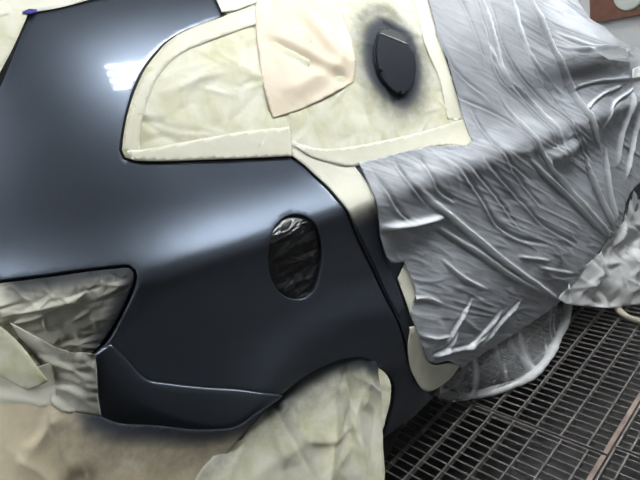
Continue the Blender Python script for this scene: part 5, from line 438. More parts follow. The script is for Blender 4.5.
def inside(px, pz, poly):
    res = np.zeros(px.shape, bool); x0, z0 = poly[:, 0], poly[:, 1]; x1, z1 = np.roll(x0, -1), np.roll(z0, -1)
    for a, b, c, d in zip(x0, z0, x1, z1):
        if b == d: continue
        c_ = ((b > pz) != (d > pz)) & (px < (c-a)*(pz-b)/(d-b)+a)
        res ^= c_
    return res
def dist_poly(x, z, poly, closed=False):
    p = np.array(poly, float); best = np.full(x.shape, 9.0); 
    q = np.vstack([p, p[:1]]) if closed else p
    for (a, b), (c, d) in zip(q[:-1], q[1:]):
        ex, ez = c-a, d-b; l2 = ex*ex+ez*ez+1e-12
        t = np.clip(((x-a)*ex+(z-b)*ez)/l2, 0, 1)
        best = np.minimum(best, np.hypot(x-a-t*ex, z-b-t*ez))
    return best
def resample(poly, sp, closed=True):
    p = np.array(poly, float); q = np.vstack([p, p[:1]]) if closed else p
    out = []
    for a, b in zip(q[:-1], q[1:]):
        l = np.hypot(*(b-a)); n = max(1, int(round(l/sp)))
        for k in range(n): out.append(a+(b-a)*k/n)
    if not closed: out.append(q[-1])
    return np.array(out)
def vnoise(x, z, freq, seed):
    rs = np.random.RandomState(seed); T = rs.rand(64, 64)*2-1
    u, v = x*freq+100, z*freq+100; i, j = np.floor(u).astype(int), np.floor(v).astype(int); a, b = u-i, v-j
    a = a*a*(3-2*a); b = b*b*(3-2*b)
    g = lambda p, q: T[p % 64, q % 64]
    return (g(i, j)*(1-a)+g(i+1, j)*a)*(1-b)+(g(i, j+1)*(1-a)+g(i+1, j+1)*a)*b
def fbm(x, z, freq, seed, o=3): return sum(vnoise(x, z, freq*2**k, seed+k)/2**k for k in range(o))
def crumple(x, z, n, amp, length, width, seed, ang=None, spread=3.2):
    """random paper creases: sharp ridges and valleys"""
    rs = np.random.RandomState(seed); h = np.zeros_like(x); x0, x1, z0, z1 = x.min(), x.max(), z.min(), z.max()
    for _ in range(n):
        cx, cz = rs.uniform(x0, x1), rs.uniform(z0, z1)
        th = rs.uniform(0, math.pi) if ang is None else ang+rs.uniform(-spread, spread)
        L = length*rs.uniform(0.5, 1.5); w = width*rs.uniform(0.5, 1.6)
        u = (x-cx)*math.cos(th)+(z-cz)*math.sin(th); v = -(x-cx)*math.sin(th)+(z-cz)*math.cos(th)+rs.uniform(-2, 2)*u*u
        h += rs.choice([-0.7, 1])*amp*rs.uniform(0.4, 1.2)*np.exp(-(u/L)**2)*np.exp(-np.abs(v)/w)
    return h
def folds(x, z, lines, sharp=False):
    """long pulled folds along polylines: list of (points, amplitude, width)"""
    h = np.zeros_like(x); f = np.zeros_like(x)
    for pts, amp, w in lines:
        p = np.array(pts, float); best = np.full(x.shape, 9.0); sgn = np.zeros_like(x); tt = np.zeros_like(x); L = len(p)-1
        for k, ((a, b), (c, d)) in enumerate(zip(p[:-1], p[1:])):
            ex, ez = c-a, d-b; l2 = ex*ex+ez*ez+1e-12
            t = np.clip(((x-a)*ex+(z-b)*ez)/l2, 0, 1); dd = np.hypot(x-a-t*ex, z-b-t*ez)
            s = np.sign(ex*(z-b)-ez*(x-a)); m_ = dd < best
            best = np.where(m_, dd, best); sgn = np.where(m_, s, sgn); tt = np.where(m_, (k+t)/L, tt)
        fade = np.clip(tt/0.18, 0, 1)*np.clip((1-tt)/0.18, 0, 1); fade = 0.15+0.85*fade
        sd = best*sgn
        if sharp:
            h += fade*amp*np.exp(-np.abs(sd)/np.where(sd > 0, 2.6*w, 0.5*w)); continue
        h += fade*amp*(np.exp(-(sd/w)**2)-0.55*np.exp(-((sd+1.9*w)/w)**2))
        f = np.maximum(f, fade*np.exp(-(sd/(1.1*w))**2)*(1 if amp > 0 else 0))
    return h, f
def normals(sf, x, z):
    e = 0.003
    sx = (sf(x+e, z)-sf(x-e, z))/(2*e); sz = (sf(x, z+e)-sf(x, z-e))/(2*e)
    n = np.stack([sx, -np.ones_like(sx), sz], 1); return n/np.linalg.norm(n, axis=1)[:, None]
def patch(name, outline, mat, parent=None, surf='S', sp=0.02, off=0.0, disp=None, spray=None, fold=None, roll=0.0015, depth=0.012, holes=(), smooth_edge=True):
    """a sheet or panel lying on a flank surface; the rim is rolled back by `roll` and returned by `depth`"""
    sf = SURF[surf] if isinstance(surf, str) else surf
    loops = [resample(OUT[outline] if isinstance(outline, str) else outline, sp*0.8)]+[resample(OUT[h] if isinstance(h, str) else h, sp*0.8) for h in holes]
    lo = loops[0].min(0); hi = loops[0].max(0)
    gx, gz = np.meshgrid(np.arange(lo[0]-sp, hi[0]+sp, sp), np.arange(lo[1]-sp, hi[1]+sp, sp*0.9)); gx = gx+(np.arange(gx.shape[0]) % 2)[:, None]*sp*0.5
    gx, gz = gx.ravel(), gz.ravel()
    k = inside(gx, gz, loops[0])
    for h in loops[1:]: k &= ~inside(gx, gz, h)
    gx, gz = gx[k], gz[k]
    for l in loops:
        k = dist_poly(gx, gz, l, True) > sp*0.5; gx, gz = gx[k], gz[k]
    co = [Vector((float(a), float(b))) for l in loops for a, b in l]; nb = len(co); ed = []; s = 0
    for l in loops:
        ed += [(s+i, s+(i+1) % len(l)) for i in range(len(l))]; s += len(l)
    co += [Vector((float(a), float(b))) for a, b in zip(gx, gz)]
    v2, e2, f2, _, _, _ = delaunay_2d_cdt(co, ed, [], 0, 1e-7)
    V = np.array([(v.x, v.y) for v in v2]); Fc = np.array([f for f in f2 if len(f) == 3])
    c = V[Fc].mean(1); k = inside(c[:, 0], c[:, 1], loops[0])
    for h in loops[1:]: k &= ~inside(c[:, 0], c[:, 1], h)
    Fc = Fc[k]
    x, z = V[:, 0], V[:, 1]
    n = normals(sf, x, z)
    h = np.full(x.shape, off, float)
    if disp is not None: h = h+disp(x, z)
    P = np.stack([x, sf(x, z), z], 1)+n*h[:, None]
    # orientation: outward normal -Y
    a = V[Fc[:, 1]]-V[Fc[:, 0]]; b = V[Fc[:, 2]]-V[Fc[:, 0]]; cr = a[:, 0]*b[:, 1]-a[:, 1]*b[:, 0]
    Fc[cr < 0] = Fc[cr < 0][:, ::-1]
    verts = [tuple(p) for p in P]; faces = [tuple(int(i) for i in f) for f in Fc]
    SP = spray(x, z) if spray is not None else np.zeros_like(x); FO = fold(x, z) if fold is not None else np.zeros_like(x)
    SP = list(SP); FO = list(FO)
    # rim
    cnt = {}
    for f in faces:
        for i in range(3):
            e = (f[i], f[(i+1) % 3]); cnt[e] = 1
    bd = [e for e in cnt if (e[1], e[0]) not in cnt]
    nx = {}; acc = {}
    for a_, b_ in bd:
        d = P[b_]-P[a_]; t = np.cross(d, n[a_]); t /= np.linalg.norm(t)+1e-12     # outward in-plane
        acc[a_] = acc.get(a_, 0)+t; acc[b_] = acc.get(b_, 0)+t
    rings = [(0.7*roll, 0.3*roll), (roll, roll), (roll, depth)] if roll > 0 else [(0, depth)]
    idx = {}
    for v_ in acc:
        t = acc[v_]; t = t/(np.linalg.norm(t)+1e-12); l = [v_]
        for to, dn in rings:
            verts.append(tuple(P[v_]+t*to-n[v_]*dn)); SP.append(SP[v_]); FO.append(FO[v_]); l.append(len(verts)-1)
        idx[v_] = l
    for a_, b_ in bd:
        for r in range(len(rings)):
            faces.append((idx[b_][r], idx[a_][r], idx[a_][r+1], idx[b_][r+1]))
    me = bpy.data.meshes.new(name); me.from_pydata(verts, [], faces); me.update()
    for nm, arr in (('spray', SP), ('fold', FO)):
        at = me.attributes.new(nm, 'FLOAT', 'POINT'); at.data.foreach_set('value', np.array(arr, np.float32))
    return link_mesh(name, me, mat, parent)
def on(surf, x, z, off=0.0):
    sf = SURF[surf]; xa, za = np.array([x]), np.array([z])
    return Vector((x, float(sf(xa, za)[0]), z))+Vector(normals(sf, xa, za)[0])*off
def line_tube(name, pts, rad, mat, parent, surf='S', off=0.0, seg=6, closed=False):
    p = resample(pts, 0.01, closed); return link_mesh(name, tube_mesh(name, [on(surf, a, b, off) for a, b in p], rad, seg, closed), mat, parent)

# ---------------------------------------------------------------- booth
X0, X1, Y0, Y1, PIT = -3.0, 6.5, -3.0, 4.6, -0.45
def slab(name, lo, hi, mat): return struct(box(name, lo, hi, mat))
slab('floor', (X0-0.1, Y0-0.1, PIT-0.1), (X1+0.1, Y1+0.1, PIT), 'pit')
slab('ceiling', (X0-0.1, Y0-0.1, CEIL), (X1+0.1, Y1+0.1, CEIL+0.1), 'ceiling')
slab('wall_near', (X0, Y0-0.1, PIT), (X1, Y0, CEIL), 'wall_dark')
slab('wall_far', (X0, Y1, PIT), (X1, Y1+0.1, CEIL), 'wall')
slab('wall_rear', (X0-0.1, Y0, PIT), (X0, Y1, CEIL), 'wall')
slab('wall_front', (X1, Y0, PIT), (X1+0.1, Y1, CEIL), 'wall')

def fixture(x, y, rot, label):
    r = empty('ceiling_light', (x, y, CEIL)); r.rotation_euler.z = math.radians(rot)
    tag(r, label, 'light', 'ceiling light boxes of the booth')
    hb = box('housing', (-0.66, -0.22, -0.07), (0.66, 0.22, -0.002), 'housing', r, 0.008)
    for k in range(4):
        yy = -0.165+0.11*k
        link_mesh('tube', tube_mesh('tube', [(-0.60, yy, -0.092), (0.60, yy, -0.092)], 0.014, 10), 'tube', r)
    for s in (-1, 1):
        box('end_cap', (s*0.63-0.02, -0.18, -0.11), (s*0.63+0.02, 0.18, -0.0715), 'housing', r)
    return r
for i, (x, y, a) in enumerate(FIXTURES):
    fixture(x, y, a, 'four-tube ceiling light box of the spray booth')

# grating
GA = math.radians(7.8); GE = Vector((math.cos(GA), math.sin(GA), 0)); GN = Vector((-math.sin(GA), math.cos(GA), 0))
bar_me = {}
def bar_mesh(key, l, w, h):
    if key in bar_me: return bar_me[key]
    bm = bmesh.new(); box_bm(bm, (0, -w/2, -h), (l, w/2, 0)); me = bpy.data.meshes.new(key); bm.to_mesh(me); bm.free(); bar_me[key] = me; return me
NB, SPB, SPR = 12, 0.082, 0.0335
def grate(e0, n0, elen, label, shift=0.0, rusty=False):
    """one liftable grating panel: bearing bars along e, cross rods along n; n0 = edge towards the camera"""
    W = 1.0
    r = empty('grate_panel', GE*e0+GN*n0); r.rotation_euler.z = GA
    tag(r, label, 'floor grate', 'steel floor grates')
    def add(name, key, l, w, h, loc, rot, mat):
        fresh = key not in bar_me; me = bar_mesh(key, l, w, h)
        if fresh: me.materials.append(M[mat])
        o = bpy.data.objects.new(name, me); COL.objects.link(o); o.parent = r; o.location = loc; o.rotation_euler.z = rot
    add('edge_bar', 'edge_r' if not rusty else 'edge_rr', elen-0.006, 0.014, 0.022, (0.003, 0.008, 0), 0, 'rust')
    add('edge_bar', 'edge_s', elen-0.006, 0.006, 0.022, (0.003, W-0.006, 0), 0, 'steel')
    for e in (0.006, elen-0.006): add('end_bar', 'end', W-0.02, 0.004, 0.020, (e, 0.01, 0), math.pi/2, 'steel')
    k = 0; y = 0.053+shift
    while y < W-0.02:
        add('bearing_bar', 'bear', elen-0.014, 0.0055, 0.020, (0.007, y, -0.0005), 0, 'steel'); y += SPB
    x = 0.006+SPR
    while x < elen-0.02:
        add('cross_rod', 'rod', W-0.022, 0.0032, 0.006, (x, 0.011, -0.004), math.pi/2, 'rod'); x += SPR
    return r
GR = [(0.155, -0.553, 'steel floor grate beside the papered rear wheel'), (1.157, -0.553, 'steel floor grate under the trailing plastic film'),
      (2.159, -0.553, 'steel floor grate beside the crumpled plastic by the front wheel'), (3.161, -0.553, 'far steel floor grate ahead of the crumpled plastic'),
      (0.20, -1.555, 'steel floor grate with rusty edge nearest the bottom right corner'), (1.202, -1.555, 'steel floor grate under the beige hose, right of the rusty edge bar'),
      (2.204, -1.555, 'steel floor grate beyond the beige hose'), (-0.847, -0.553, 'steel floor grate behind the paper bumper skirt'),
      (0.155, 0.449, 'steel floor grate beneath the rear axle'), (1.157, 0.449, 'steel floor grate beneath the car doors'), (2.159, 0.449, 'steel floor grate beneath the front axle')]
for i, (e, n, lab) in enumerate(GR): grate(e, n, 1.0, lab, 0.0 if i != 1 else 0.010)

# brown wall box in the distance
P0 = OUT['brown']
wb = empty('wall_cabinet', (X1, P0[0], P0[1])); tag(wb, 'brown wall box with a pale round disc, top right corner', 'wall box')
box('body', (-0.10, -0.75, 0), (-0.001, 0, 0.7), 'brown', wb, 0.01)
dm = lathe_mesh('disc', [(0.0, 0.0), (0.145, 0.0), (0.155, 0.008), (0.16, 0.025)], 40)
d_ = link_mesh('disc', dm, 'dial', wb); d_.rotation_euler.z = -math.pi/2; d_.location = (-0.126, OUT['dial'][0]-P0[0], OUT['dial'][1]-P0[1])

# ---------------------------------------------------------------- the car
car = empty('car', (0.6, 0.8, 0)); tag(car, 'dark blue-grey estate car masked for painting', 'car')
def to_car(o):
    o.parent = car; o.matrix_parent_inverse = Matrix.Translation((-0.6, -0.8, 0)); return o
def cpatch(*a, **k): return to_car(patch(*a, **k))
qp = cpatch('quarter_panel', 'quarter', 'paint', sp=0.0085, roll=0.0022, depth=0.02, holes=('fuel_hole',))
qp['label'] = 'freshly sprayed dark blue-grey quarter panel'
bp = cpatch('rear_bumper', 'bumper', 'paint', sp=0.012, off=0.004, roll=0.0045, depth=0.02)
inn = cpatch('gap_backing', 'inner', 'inner', sp=0.05, off=-0.030, roll=0, depth=0.01)  # black sheet added behind the panels so their gaps look dark
rd = cpatch('rear_door', 'rear_door', 'paint', sp=0.025, roll=0.003, depth=0.02)
fd = cpatch('front_door', 'front_door', 'paint', sp=0.025, roll=0.003, depth=0.02)
fe = cpatch('front_fender', 'fender', 'paint', sp=0.03, roll=0.003, depth=0.02)
si = cpatch('sill', 'sill', 'black', sp=0.03, off=-0.004, roll=0.002, depth=0.02)
tg = cpatch('tailgate_edge', 'tailgate', 'black', sp=0.02, off=-0.004, roll=0.002, depth=0.015)
gl = cpatch('window_glass', 'glass', 'glass', sp=0.04, off=-0.012, roll=0, depth=0.004)
ls = to_car(line_tube('light_surround', OUT['surround'], 0.0052, 'paint', None, 'S', -0.0045, 10))
ws = to_car(line_tube('window_seal', OUT['seal'], 0.0034, 'black', None, 'S', -0.001))
# roof, far flank and underbody close the shell
bm = bmesh.new()
xs = np.linspace(-0.15, 1.75, 24); rows = []
for x in xs:
    zt = float(crease_z(x))+0.62; yt = float(S(np.array([x]), np.array([zt]))[0])
    row = []
    for k in range(13):
        u = k/12; y = yt+(1.72-2*yt)*u
        row.append(bm.verts.new((x, y, zt-0.004+0.05*math.sin(math.pi*u)**0.8-0.25*max(0, x-1.5)**2*0)))
    rows.append(row)
for a, b in zip(rows[:-1], rows[1:]):
    for k in range(12): bm.faces.new((a[k], b[k], b[k+1], a[k+1]))
me = bpy.data.meshes.new('roof'); bm.to_mesh(me); bm.free(); to_car(link_mesh('roof', me, 'paint'))
def loft(name, prof_, mat, crown):
    vs_, fs = [], []
    for x, z, y0 in prof_:
        for k in range(13):
            u = k/12; vs_.append((x, y0+(1.72-2*y0)*u, z+crown*math.sin(math.pi*u)**0.8))
    for i in range(len(prof_)-1):
        for k in range(12): a = i*13+k; fs.append((a, a+13, a+14, a+1))
    me = bpy.data.meshes.new(name); me.from_pydata(vs_, [], fs); me.update(); return to_car(link_mesh(name, me, mat))
loft('windscreen', [(1.74, 1.49, 0.38), (1.9, 1.37, 0.30), (2.1, 1.18, 0.20), (2.3, 0.99, 0.10)], 'glass', 0.04)
loft('hood', [(2.29, 0.985, 0.09), (2.5, 0.96, 0.09), (2.9, 0.91, 0.09), (3.3, 0.84, 0.10), (3.6, 0.74, 0.13), (3.72, 0.62, 0.18)], 'paint', 0.03)
loft('front_bumper', [(3.70, 0.64, 0.18), (3.80, 0.55, 0.2), (3.82, 0.4, 0.2), (3.76, 0.25, 0.2)], 'paint', 0.0)
to_car(box('underbody', (-0.25, 0.16, 0.22), (3.6, 1.6, 0.34), 'inner'))
to_car(box('far_flank', (-0.25, 1.62, 0.25), (3.6, 1.70, 1.0), 'paint'))
to_car(box('tail', (-0.42, 0.45, 0.3), (-0.36, 1.5, 1.35), 'paint'))
# wheels
for wx in (0.60, 3.05):
    w = empty('rear_wheel' if wx < 1 else 'front_wheel', (wx, 0.17, 0.305)); to_car(w)
    link_mesh('tyre', lathe_mesh('tyre', [(0.20, -0.085), (0.23, -0.10), (0.28, -0.103), (0.300, -0.085), (0.305, -0.05), (0.305, 0.05), (0.300, 0.085), (0.28, 0.10), (0.2, 0.09)], 48), 'tyre', w)
    link_mesh('rim', lathe_mesh('rim', [(0.0, -0.06), (0.05, -0.07), (0.12, -0.062), (0.19, -0.08), (0.205, -0.085), (0.20, 0.08)], 40), 'steel', w)
# fuel filler opening
fr = link_mesh('fuel_opening_rim', tube_mesh('fuel_opening_rim', [on('S', a, b, -0.004) for a, b in OUT['fuel_hole']], 0.0028, 6, True), 'black'); to_car(fr)

# black masking in the fuel opening
def fuel_disp(x, z):
    h = crumple(x, z, 40, 0.006, 0.04, 0.004, 5, 0.2, 0.5)+crumple(x, z, 40, 0.005, 0.015, 0.003, 6)+0.003*fbm(x, z, 22, 9)
    e = np.clip(dist_poly(x, z, OUT['fuel_mask'], True)/0.02, 0, 1); return h*e+0.004*e
fm = patch('fuel_opening_mask', 'fuel_mask', 'blackfilm', sp=0.0026, off=-0.010, disp=fuel_disp, roll=0, depth=0.01)
tag(fm, 'crumpled black-sprayed film masking the oval fuel opening', 'masking film')

# ---------------------------------------------------------------- masking paper and tape
def near(pts, r, k=1.0, closed=False): return lambda x, z: k*np.exp(-(dist_poly(x, z, OUT[pts] if isinstance(pts, str) else pts, closed)/r)**2)
def smax(*fs): return lambda x, z: np.clip(np.maximum.reduce([f(x, z) for f in fs]), 0, 1)
PAPER = dict(roll=0.0, depth=0.0012)
def sheet(name, outline, mat, label, cat='masking paper', **k):
    kk = dict(PAPER); kk.update(k)
    return tag(patch(name, outline, mat, **kk), label, cat)
sheet('masking_paper', 'p_quarter', 'paper', 'cream wrinkled masking paper over the rear quarter window', sp=0.006, off=0.003,
      disp=lambda x, z: crumple(x, z, 150, 0.0055, 0.05, 0.005, 3, -0.2, 0.7)+0.003*fbm(x, z, 9, 4))
fl_c = OUT['flap_c']
sheet('masking_paper', 'p_door', 'paper', 'cream masking paper sprayed dark around the loose fuel flap', sp=0.0055, off=0.003,
      disp=lambda x, z: crumple(x, z, 160, 0.0055, 0.04, 0.005, 13, 0.2, 1.2)+0.003*fbm(x, z, 10, 14),
      spray=smax(near('flap', 0.042, 1.0), near('flap', 0.062, 0.6), lambda x, z: np.where(inside(x, z, np.array(OUT['flap'])), 1.0, 0.0), near('spray_up', 0.026, 0.38)))
sheet('masking_paper', 'p_peach', 'peach', 'smooth peach-coloured paper patch between the two window papers', sp=0.007, off=0.0065,
      disp=lambda x, z: folds(x, z, [(OUT['pf1'], 0.012, 0.022), (OUT['pf2'], 0.010, 0.016), (OUT['pf3'], 0.006, 0.02)])[0]+0.002*fbm(x, z, 6, 24))
sheet('masking_tape', 't_quarter', 'tape', 'cream tape strip along the bottom of the quarter window', 'masking tape', sp=0.008, off=0.0075, disp=lambda x, z: crumple(x, z, 14, 0.0015, 0.05, 0.006, 31, 0.0, 0.5))
sheet('masking_tape', 't_arc', 'tape', 'cream tape strip along the curved rear and upper edge of the quarter window', 'masking tape', sp=0.008, off=0.0052, disp=lambda x, z: crumple(x, z, 14, 0.0015, 0.04, 0.006, 32))
sheet('masking_tape', 't_roof', 'paper_white', 'pale tape piece over the roof edge above the quarter window', 'masking tape', sp=0.008, off=0.010, disp=lambda x, z: crumple(x, z, 10, 0.002, 0.04, 0.006, 33))
sheet('masking_tape', 't_door', 'tape', 'cream tape strip along the bottom of the door window', 'masking tape', sp=0.007, off=0.0085, disp=lambda x, z: crumple(x, z, 30, 0.002, 0.05, 0.007, 34, -0.1, 0.6))
sheet('masking_tape', 't_doorend', 'tape', 'cream tape strip up the front end of the door window paper', 'masking tape', sp=0.007, off=0.006, disp=lambda x, z: crumple(x, z, 24, 0.002, 0.04, 0.007, 35))
sheet('masking_paper', 'p_shut', 'paper_white', 'cream paper strip down the rear door edge, fading into dark overspray', sp=0.0065, off=0.006,
      disp=lambda x, z: crumple(x, z, 16, 0.002, 0.05, 0.008, 41, -1.0, 0.5), spray=lambda x, z: np.clip((OUT['shut_z'][0]-z+0.55*(0.80-x)*0)/(OUT['shut_z'][0]-OUT['shut_z'][1]), 0, 1)**0.8)
sheet('masking_tape', 't_mid', 'paper_white', 'small cream tape piece halfway down the rear door edge', 'masking tape', sp=0.006, off=0.008, disp=lambda x, z: crumple(x, z, 6, 0.002, 0.03, 0.006, 42))
sheet('masking_paper', 'p_low', 'paper_white', 'cream folded paper at the bottom corner of the rear door', sp=0.006, off=0.010,
      disp=lambda x, z: crumple(x, z, 14, 0.006, 0.05, 0.010, 43, -1.2, 0.7))
sheet('masking_paper', 'p_rooftop', 'paper_white', 'cream paper along the roof edge, top left', sp=0.012, off=0.006, disp=lambda x, z: 0.002*fbm(x, z, 8, 51))
sheet('masking_paper', 'p_tailgate', 'paper', 'cream paper over the tailgate window, top left corner', sp=0.012, off=0.004, disp=lambda x, z: 0.003*fbm(x, z, 9, 52))
sheet('masking_tape', 't_blue', 'blue_tape', 'small blue tape tab at the top of the rear pillar', 'masking tape', sp=0.004, off=0.010)
# tail light
def tl_disp(x, z):
    h = crumple(x, z, 90, 0.0085, 0.05, 0.0045, 61, -0.05, 0.4)+crumple(x, z, 110, 0.006, 0.02, 0.003, 62)+0.006*fbm(x, z, 12, 63)
    return h*np.clip(dist_poly(x, z, OUT['tl_edge'])/0.03, 0.1, 1)
sheet('masking_paper', 'p_tail', 'paper_white', 'crumpled cream paper masking the tail light, greyed by overspray', sp=0.003, off=-0.004, disp=tl_disp,
      spray=smax(near('tl_edge', 0.040, 0.85), near('tl_edge2', 0.07, 0.42), near('tl_edge3', 0.05, 0.3)))
sheet('masking_paper', 'p_pale', 'paper_white', 'pale greyish paper between the slanting strip and the bumper skirt', sp=0.006, off=0.013, surf='skirt', disp=lambda x, z: crumple(x, z, 14, 0.006, 0.06, 0.010, 68, -0.6, 0.5)+0.004*fbm(x, z, 9, 69), spray=lambda x, z: 0.05+0*x)
sheet('masking_paper', 'p_strip', 'paper', 'smooth cream paper strip slanting across the rear corner', sp=0.008, off=0.020, surf='skirt',
      disp=lambda x, z: 0.004*fbm(x, z, 8, 64)+crumple(x, z, 8, 0.004, 0.08, 0.012, 65, -0.9, 0.3))
sheet('masking_tape', 'p_corner', 'paper_white', 'crumpled grey-green tape between tail light and bumper', 'masking tape', sp=0.005, off=0.012, surf='skirt',
      disp=lambda x, z: crumple(x, z, 60, 0.010, 0.05, 0.006, 66, -0.9, 0.5), spray=lambda x, z: 0.17+0.12*vnoise(x, z, 20, 3)+near('bump_left', 0.03, 0.2)(x, z))
def skirt_disp(x, z):
    return folds(x, z, [(OUT['sk1'], 0.020, 0.012), (OUT['sk2'], 0.016, 0.012), (OUT['sk3'], 0.014, 0.010), (OUT['sk4'], 0.018, 0.016), (OUT['sk5'], 0.008, 0.012)], True)[0]+crumple(x, z, 14, 0.004, 0.08, 0.012, 71, 1.4, 0.5)+0.003*fbm(x, z, 6, 72)
sheet('masking_paper', 'p_skirt', 'paper_skirt', 'buff paper skirt hanging below the rear bumper', sp=0.006, off=0.012, surf='skirt', disp=skirt_disp,
      spray=smax(near('skirt_edge', 0.052, 0.97), near('skirt_edge', 0.12, 0.40)))
def wheel_disp(x, z):
    return folds(x, z, [(OUT['wp1'], 0.018, 0.022), (OUT['wp2'], 0.014, 0.018), (OUT['wp3'], -0.012, 0.018), (OUT['wp4'], 0.016, 0.02), (OUT['wp5'], 0.010, 0.014), (OUT['wp6'], 0.008, 0.012)], True)[0]+crumple(x, z, 34, 0.009, 0.06, 0.010, 81)+crumple(x, z, 16, 0.012, 0.09, 0.010, 84, 1.35, 0.3)+0.004*fbm(x, z, 7, 82)
sheet('masking_paper', 'p_wheel', 'paper', 'cream paper draped over the rear wheel', sp=0.006, off=0.0, surf='wheel', disp=wheel_disp,
      spray=smax(near('arch_edge', 0.052, 1.0), near('arch_edge', 0.10, 0.40), near('wheel_left', 0.05, 0.25)))
sheet('masking_paper', 'p_wheel2', 'paper', 'narrow cream paper strip on the front side of the rear wheel', sp=0.006, off=-0.02, surf='wheel',
      disp=lambda x, z: crumple(x, z, 12, 0.004, 0.04, 0.009, 83), spray=near('arch_edge', 0.022, 0.6))

# ---------------------------------------------------------------- loose fuel flap taped to the window paper
fc = OUT['flap_c']; fo = on('S', fc[0], fc[1], 0.012)
flap = empty('fuel_flap', fo); tag(flap, 'loose dark oval fuel flap taped on the door window paper', 'fuel flap')
def fpatch(*a, **k):
    o = patch(*a, **k); o.parent = flap; o.matrix_parent_inverse = Matrix.Translation(-fo); return o
fpatch('plate', 'flap_plate', 'flap', sp=0.008, off=0.016, roll=0.002, depth=0.010)
fpatch('hinge_recess', 'flap_top', 'black', sp=0.008, off=0.007, roll=0.001, depth=0.004)
def fpar(o): o.parent = flap; o.matrix_parent_inverse = Matrix.Translation(-fo); return o
fpar(line_tube('edge_strip', OUT['flap_strip'], 0.0022, 'flap_edge_glint', None, 'S', 0.0165))  # bent edge, its highlight put into the pale colour
kp = on('S', *OUT['flap_knob'], 0.014)
bm = bmesh.new(); bmesh.ops.create_uvsphere(bm, u_segments=14, v_segments=10, radius=0.0085, matrix=Matrix.Translation(kp) @ Matrix.Diagonal((0.9, 0.7, 1.3, 1)))
me = bpy.data.meshes.new('stop_knob'); bm.to_mesh(me); bm.free(); fpar(link_mesh('stop_knob', me, 'black'))
fpar(line_tube('black_lip', OUT['flap_lip'], 0.0022, 'black', None, 'S', 0.010))  # black tube along the rear edge of the flap

# ---------------------------------------------------------------- plastic film
def film_lines(): return [(OUT[k], 1.15*OUT['amp_'+k][0], 0.75*OUT['amp_'+k][1]) for k in OUT if k.startswith('f_')]
LN = film_lines()
cache = {}
def film_h(x, z):
    h, f = folds(x, z, LN)
    h = h+0.0035*fbm(x, z, 7, 91)+crumple(x, z, 90, 0.0035, 0.06, 0.006, 92, -0.75, 0.5)
    ca, sa = math.cos(-0.62), math.sin(-0.62); u = x*ca+z*sa; v = -x*sa+z*ca
    w_ = 1-np.abs(vnoise(u*5+0.3*vnoise(x, z, 6, 97), v*55, 1.0, 94)); w2 = 1-np.abs(vnoise(u*9, v*110, 1.0, 98))
    h = h+0.004*w_**4*np.clip(0.5+fbm(x, z, 5, 99), 0, 1)+0.0018*w2**4
    f = np.clip(f+0.25*w_**6, 0, 1)
    mo = OUT['dark']; f = f*(1-0.8*np.exp(-((x-mo[0])/0.38)**2-((z-mo[1])/0.06)**2))-1.9*np.exp(-((x-mo[0])/0.38)**2-((z-mo[1])/0.06)**2)
    q = np.clip((z-crease_z(x)-0.13)/0.16, 0, 1); f = f-0.5*q*q*(3-2*q)*np.clip((2.05-x)/0.15, 0, 1)
    cache['f'] = f; return h
ps = patch('plastic_sheet', 'film', 'film', surf='film', sp=0.0046, off=0.006, disp=film_h, fold=lambda x, z: cache['f'], roll=0, depth=0.0006)
tag(ps, 'big translucent plastic sheet stretched over the car doors', 'plastic sheet')
hp = patch('plastic_sheet', 'heap', 'film_white', surf='heap', sp=0.007, off=0.0, disp=lambda x, z: crumple(x, z, 170, 0.022, 0.06, 0.009, 95)+0.02*fbm(x, z, 8, 96), roll=0, depth=0.0006)
tag(hp, 'crumpled whitish plastic bunched round the front wheel', 'plastic sheet')
mt = patch('masking_tape', 't_mirror', 'white_plastic', surf='film', sp=0.006, off=0.022, roll=0.001, depth=0.004)
tag(mt, 'small white tape piece holding the plastic at the mirror', 'masking tape')
# trailing film on the floor
tr = empty('trailing_film', (*OUT['tr_out'][0], 0)); tag(tr, 'clear plastic film trailing from the sill onto the grate', 'plastic film')
def interp(poly, n):
    p = np.array(poly, float); d = np.r_[0, np.cumsum(np.linalg.norm(np.diff(p, axis=0), axis=1))]; t = np.linspace(0, d[-1], n)
    return np.stack([np.interp(t, d, p[:, k]) for k in range(p.shape[1])], 1)
NI, NJ = 90, 40
ci = interp(OUT['tr_in'], NI); co_ = interp(OUT['tr_out'], NI)
uu, vv = np.meshgrid(np.linspace(0, 1, NI), np.linspace(0, 1, NJ), indexing='ij')
Xg = ci[:, None, 0]*(1-vv)+co_[:, None, 0]*vv; Yg = ci[:, None, 1]*(1-vv)+co_[:, None, 1]*vv
h0 = ci[:, None, 2]*(1-vv)**2.2+0.012
Zg = h0+np.clip(1-np.abs(vv-0.5)*1.7, 0.1, 1)*(0.012*(fbm(Xg, Yg, 14, 101)+0.6)+crumple(Xg.ravel(), Yg.ravel(), 140, 0.016, 0.05, 0.006, 102).reshape(Xg.shape))
Zg = np.maximum(Zg, 0.003)
f = [(i*NJ+j, (i+1)*NJ+j, (i+1)*NJ+j+1, i*NJ+j+1) for i in range(NI-1) for j in range(NJ-1)]
me = bpy.data.meshes.new('sheet'); me.from_pydata([tuple(p) for p in np.stack([Xg, Yg, Zg], 2).reshape(-1, 3)], [], f); me.update()
at = me.attributes.new('fold', 'FLOAT', 'POINT'); at.data.foreach_set('value', (np.clip(crumple(Xg.ravel(), Yg.ravel(), 140, 1.0, 0.05, 0.006, 102), 0, 1)*0.6+0.5*np.clip(vv.ravel()-0.86, 0, 1)/0.14).astype(np.float32))
def tpar(o): o.parent = tr; o.matrix_parent_inverse = Matrix.Translation(-tr.location); return o
tpar(link_mesh('sheet', me, 'film_thin'))
hem = [(a, b, 0.013) for a, b in interp(OUT['tr_out'], 70)]
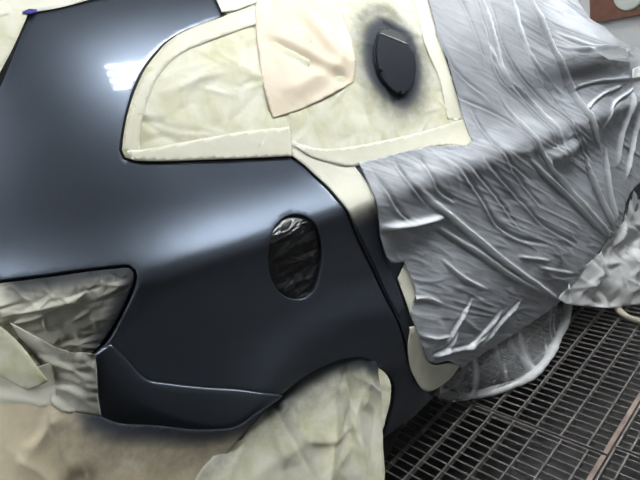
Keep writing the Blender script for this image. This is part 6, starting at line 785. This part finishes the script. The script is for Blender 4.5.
me = tube_mesh('rolled_hem', hem, [0.018+0.002*math.sin(i*0.5)+0.001*math.sin(i*1.7) for i in range(70)], 10, False, 0.75)
at = me.attributes.new('fold', 'FLOAT', 'POINT'); at.data.foreach_set('value', np.full(len(me.vertices), 0.15, np.float32))
tpar(link_mesh('rolled_hem', me, 'film_white'))

# under the film: door handles and mirror
def handle(name, x, z, l):
    pts = [on('S', x+l*t, z-0.07*l*t, 0.002+0.022*math.sin(math.pi*t)**0.5) for t in np.linspace(0, 1, 16)]
    return link_mesh(name, tube_mesh(name, pts, 0.011, 10), 'paint')
h1 = handle('door_handle', *OUT['handle'], 0.17); h1.parent = rd; h1.matrix_parent_inverse = rd.matrix_world.inverted()
mr = empty('door_mirror', (0, 0, 0)); to_car(mr)
mo = OUT['mirror']
bm = bmesh.new(); bmesh.ops.create_uvsphere(bm, u_segments=24, v_segments=16, radius=1.0)
for v in bm.verts:
    c = v.co; v.co = Vector((mo[0]+0.10*math.copysign(abs(c.x)**0.7, c.x), 0.11+0.06*math.copysign(abs(c.y)**0.75, c.y), mo[1]+0.06*math.copysign(abs(c.z)**0.75, c.z)))
me = bpy.data.meshes.new('mirror_housing'); bm.to_mesh(me); bm.free()
o = link_mesh('mirror_housing', me, 'black', mr)
ms = patch('dark_backing', 'backing', 'inner', None, 'film', sp=0.03, off=-0.05, roll=0, depth=0.02); ms.parent = mr  # dark panel added behind the film to darken it near the mirror
mb = box('mirror_arm', (mo[0]-0.03, 0.03, mo[1]-0.06), (mo[0]+0.05, 0.14, mo[1]-0.02), 'black', mr, 0.01)

# hose on the grate
hc = OUT['hose']; pts = []
for i in range(120):
    a = math.pi*0.55+i/119*math.pi*3.2; r = 0.125+0.02*i/119
    pts.append((hc[0]+r*math.cos(a)*1.15, hc[1]+r*math.sin(a), 0.014+0.016*i/119))
ho = link_mesh('air_hose', tube_mesh('air_hose', pts, 0.011, 10), 'hose'); tag(ho, 'beige hose coiled on the grate at the right edge', 'hose')
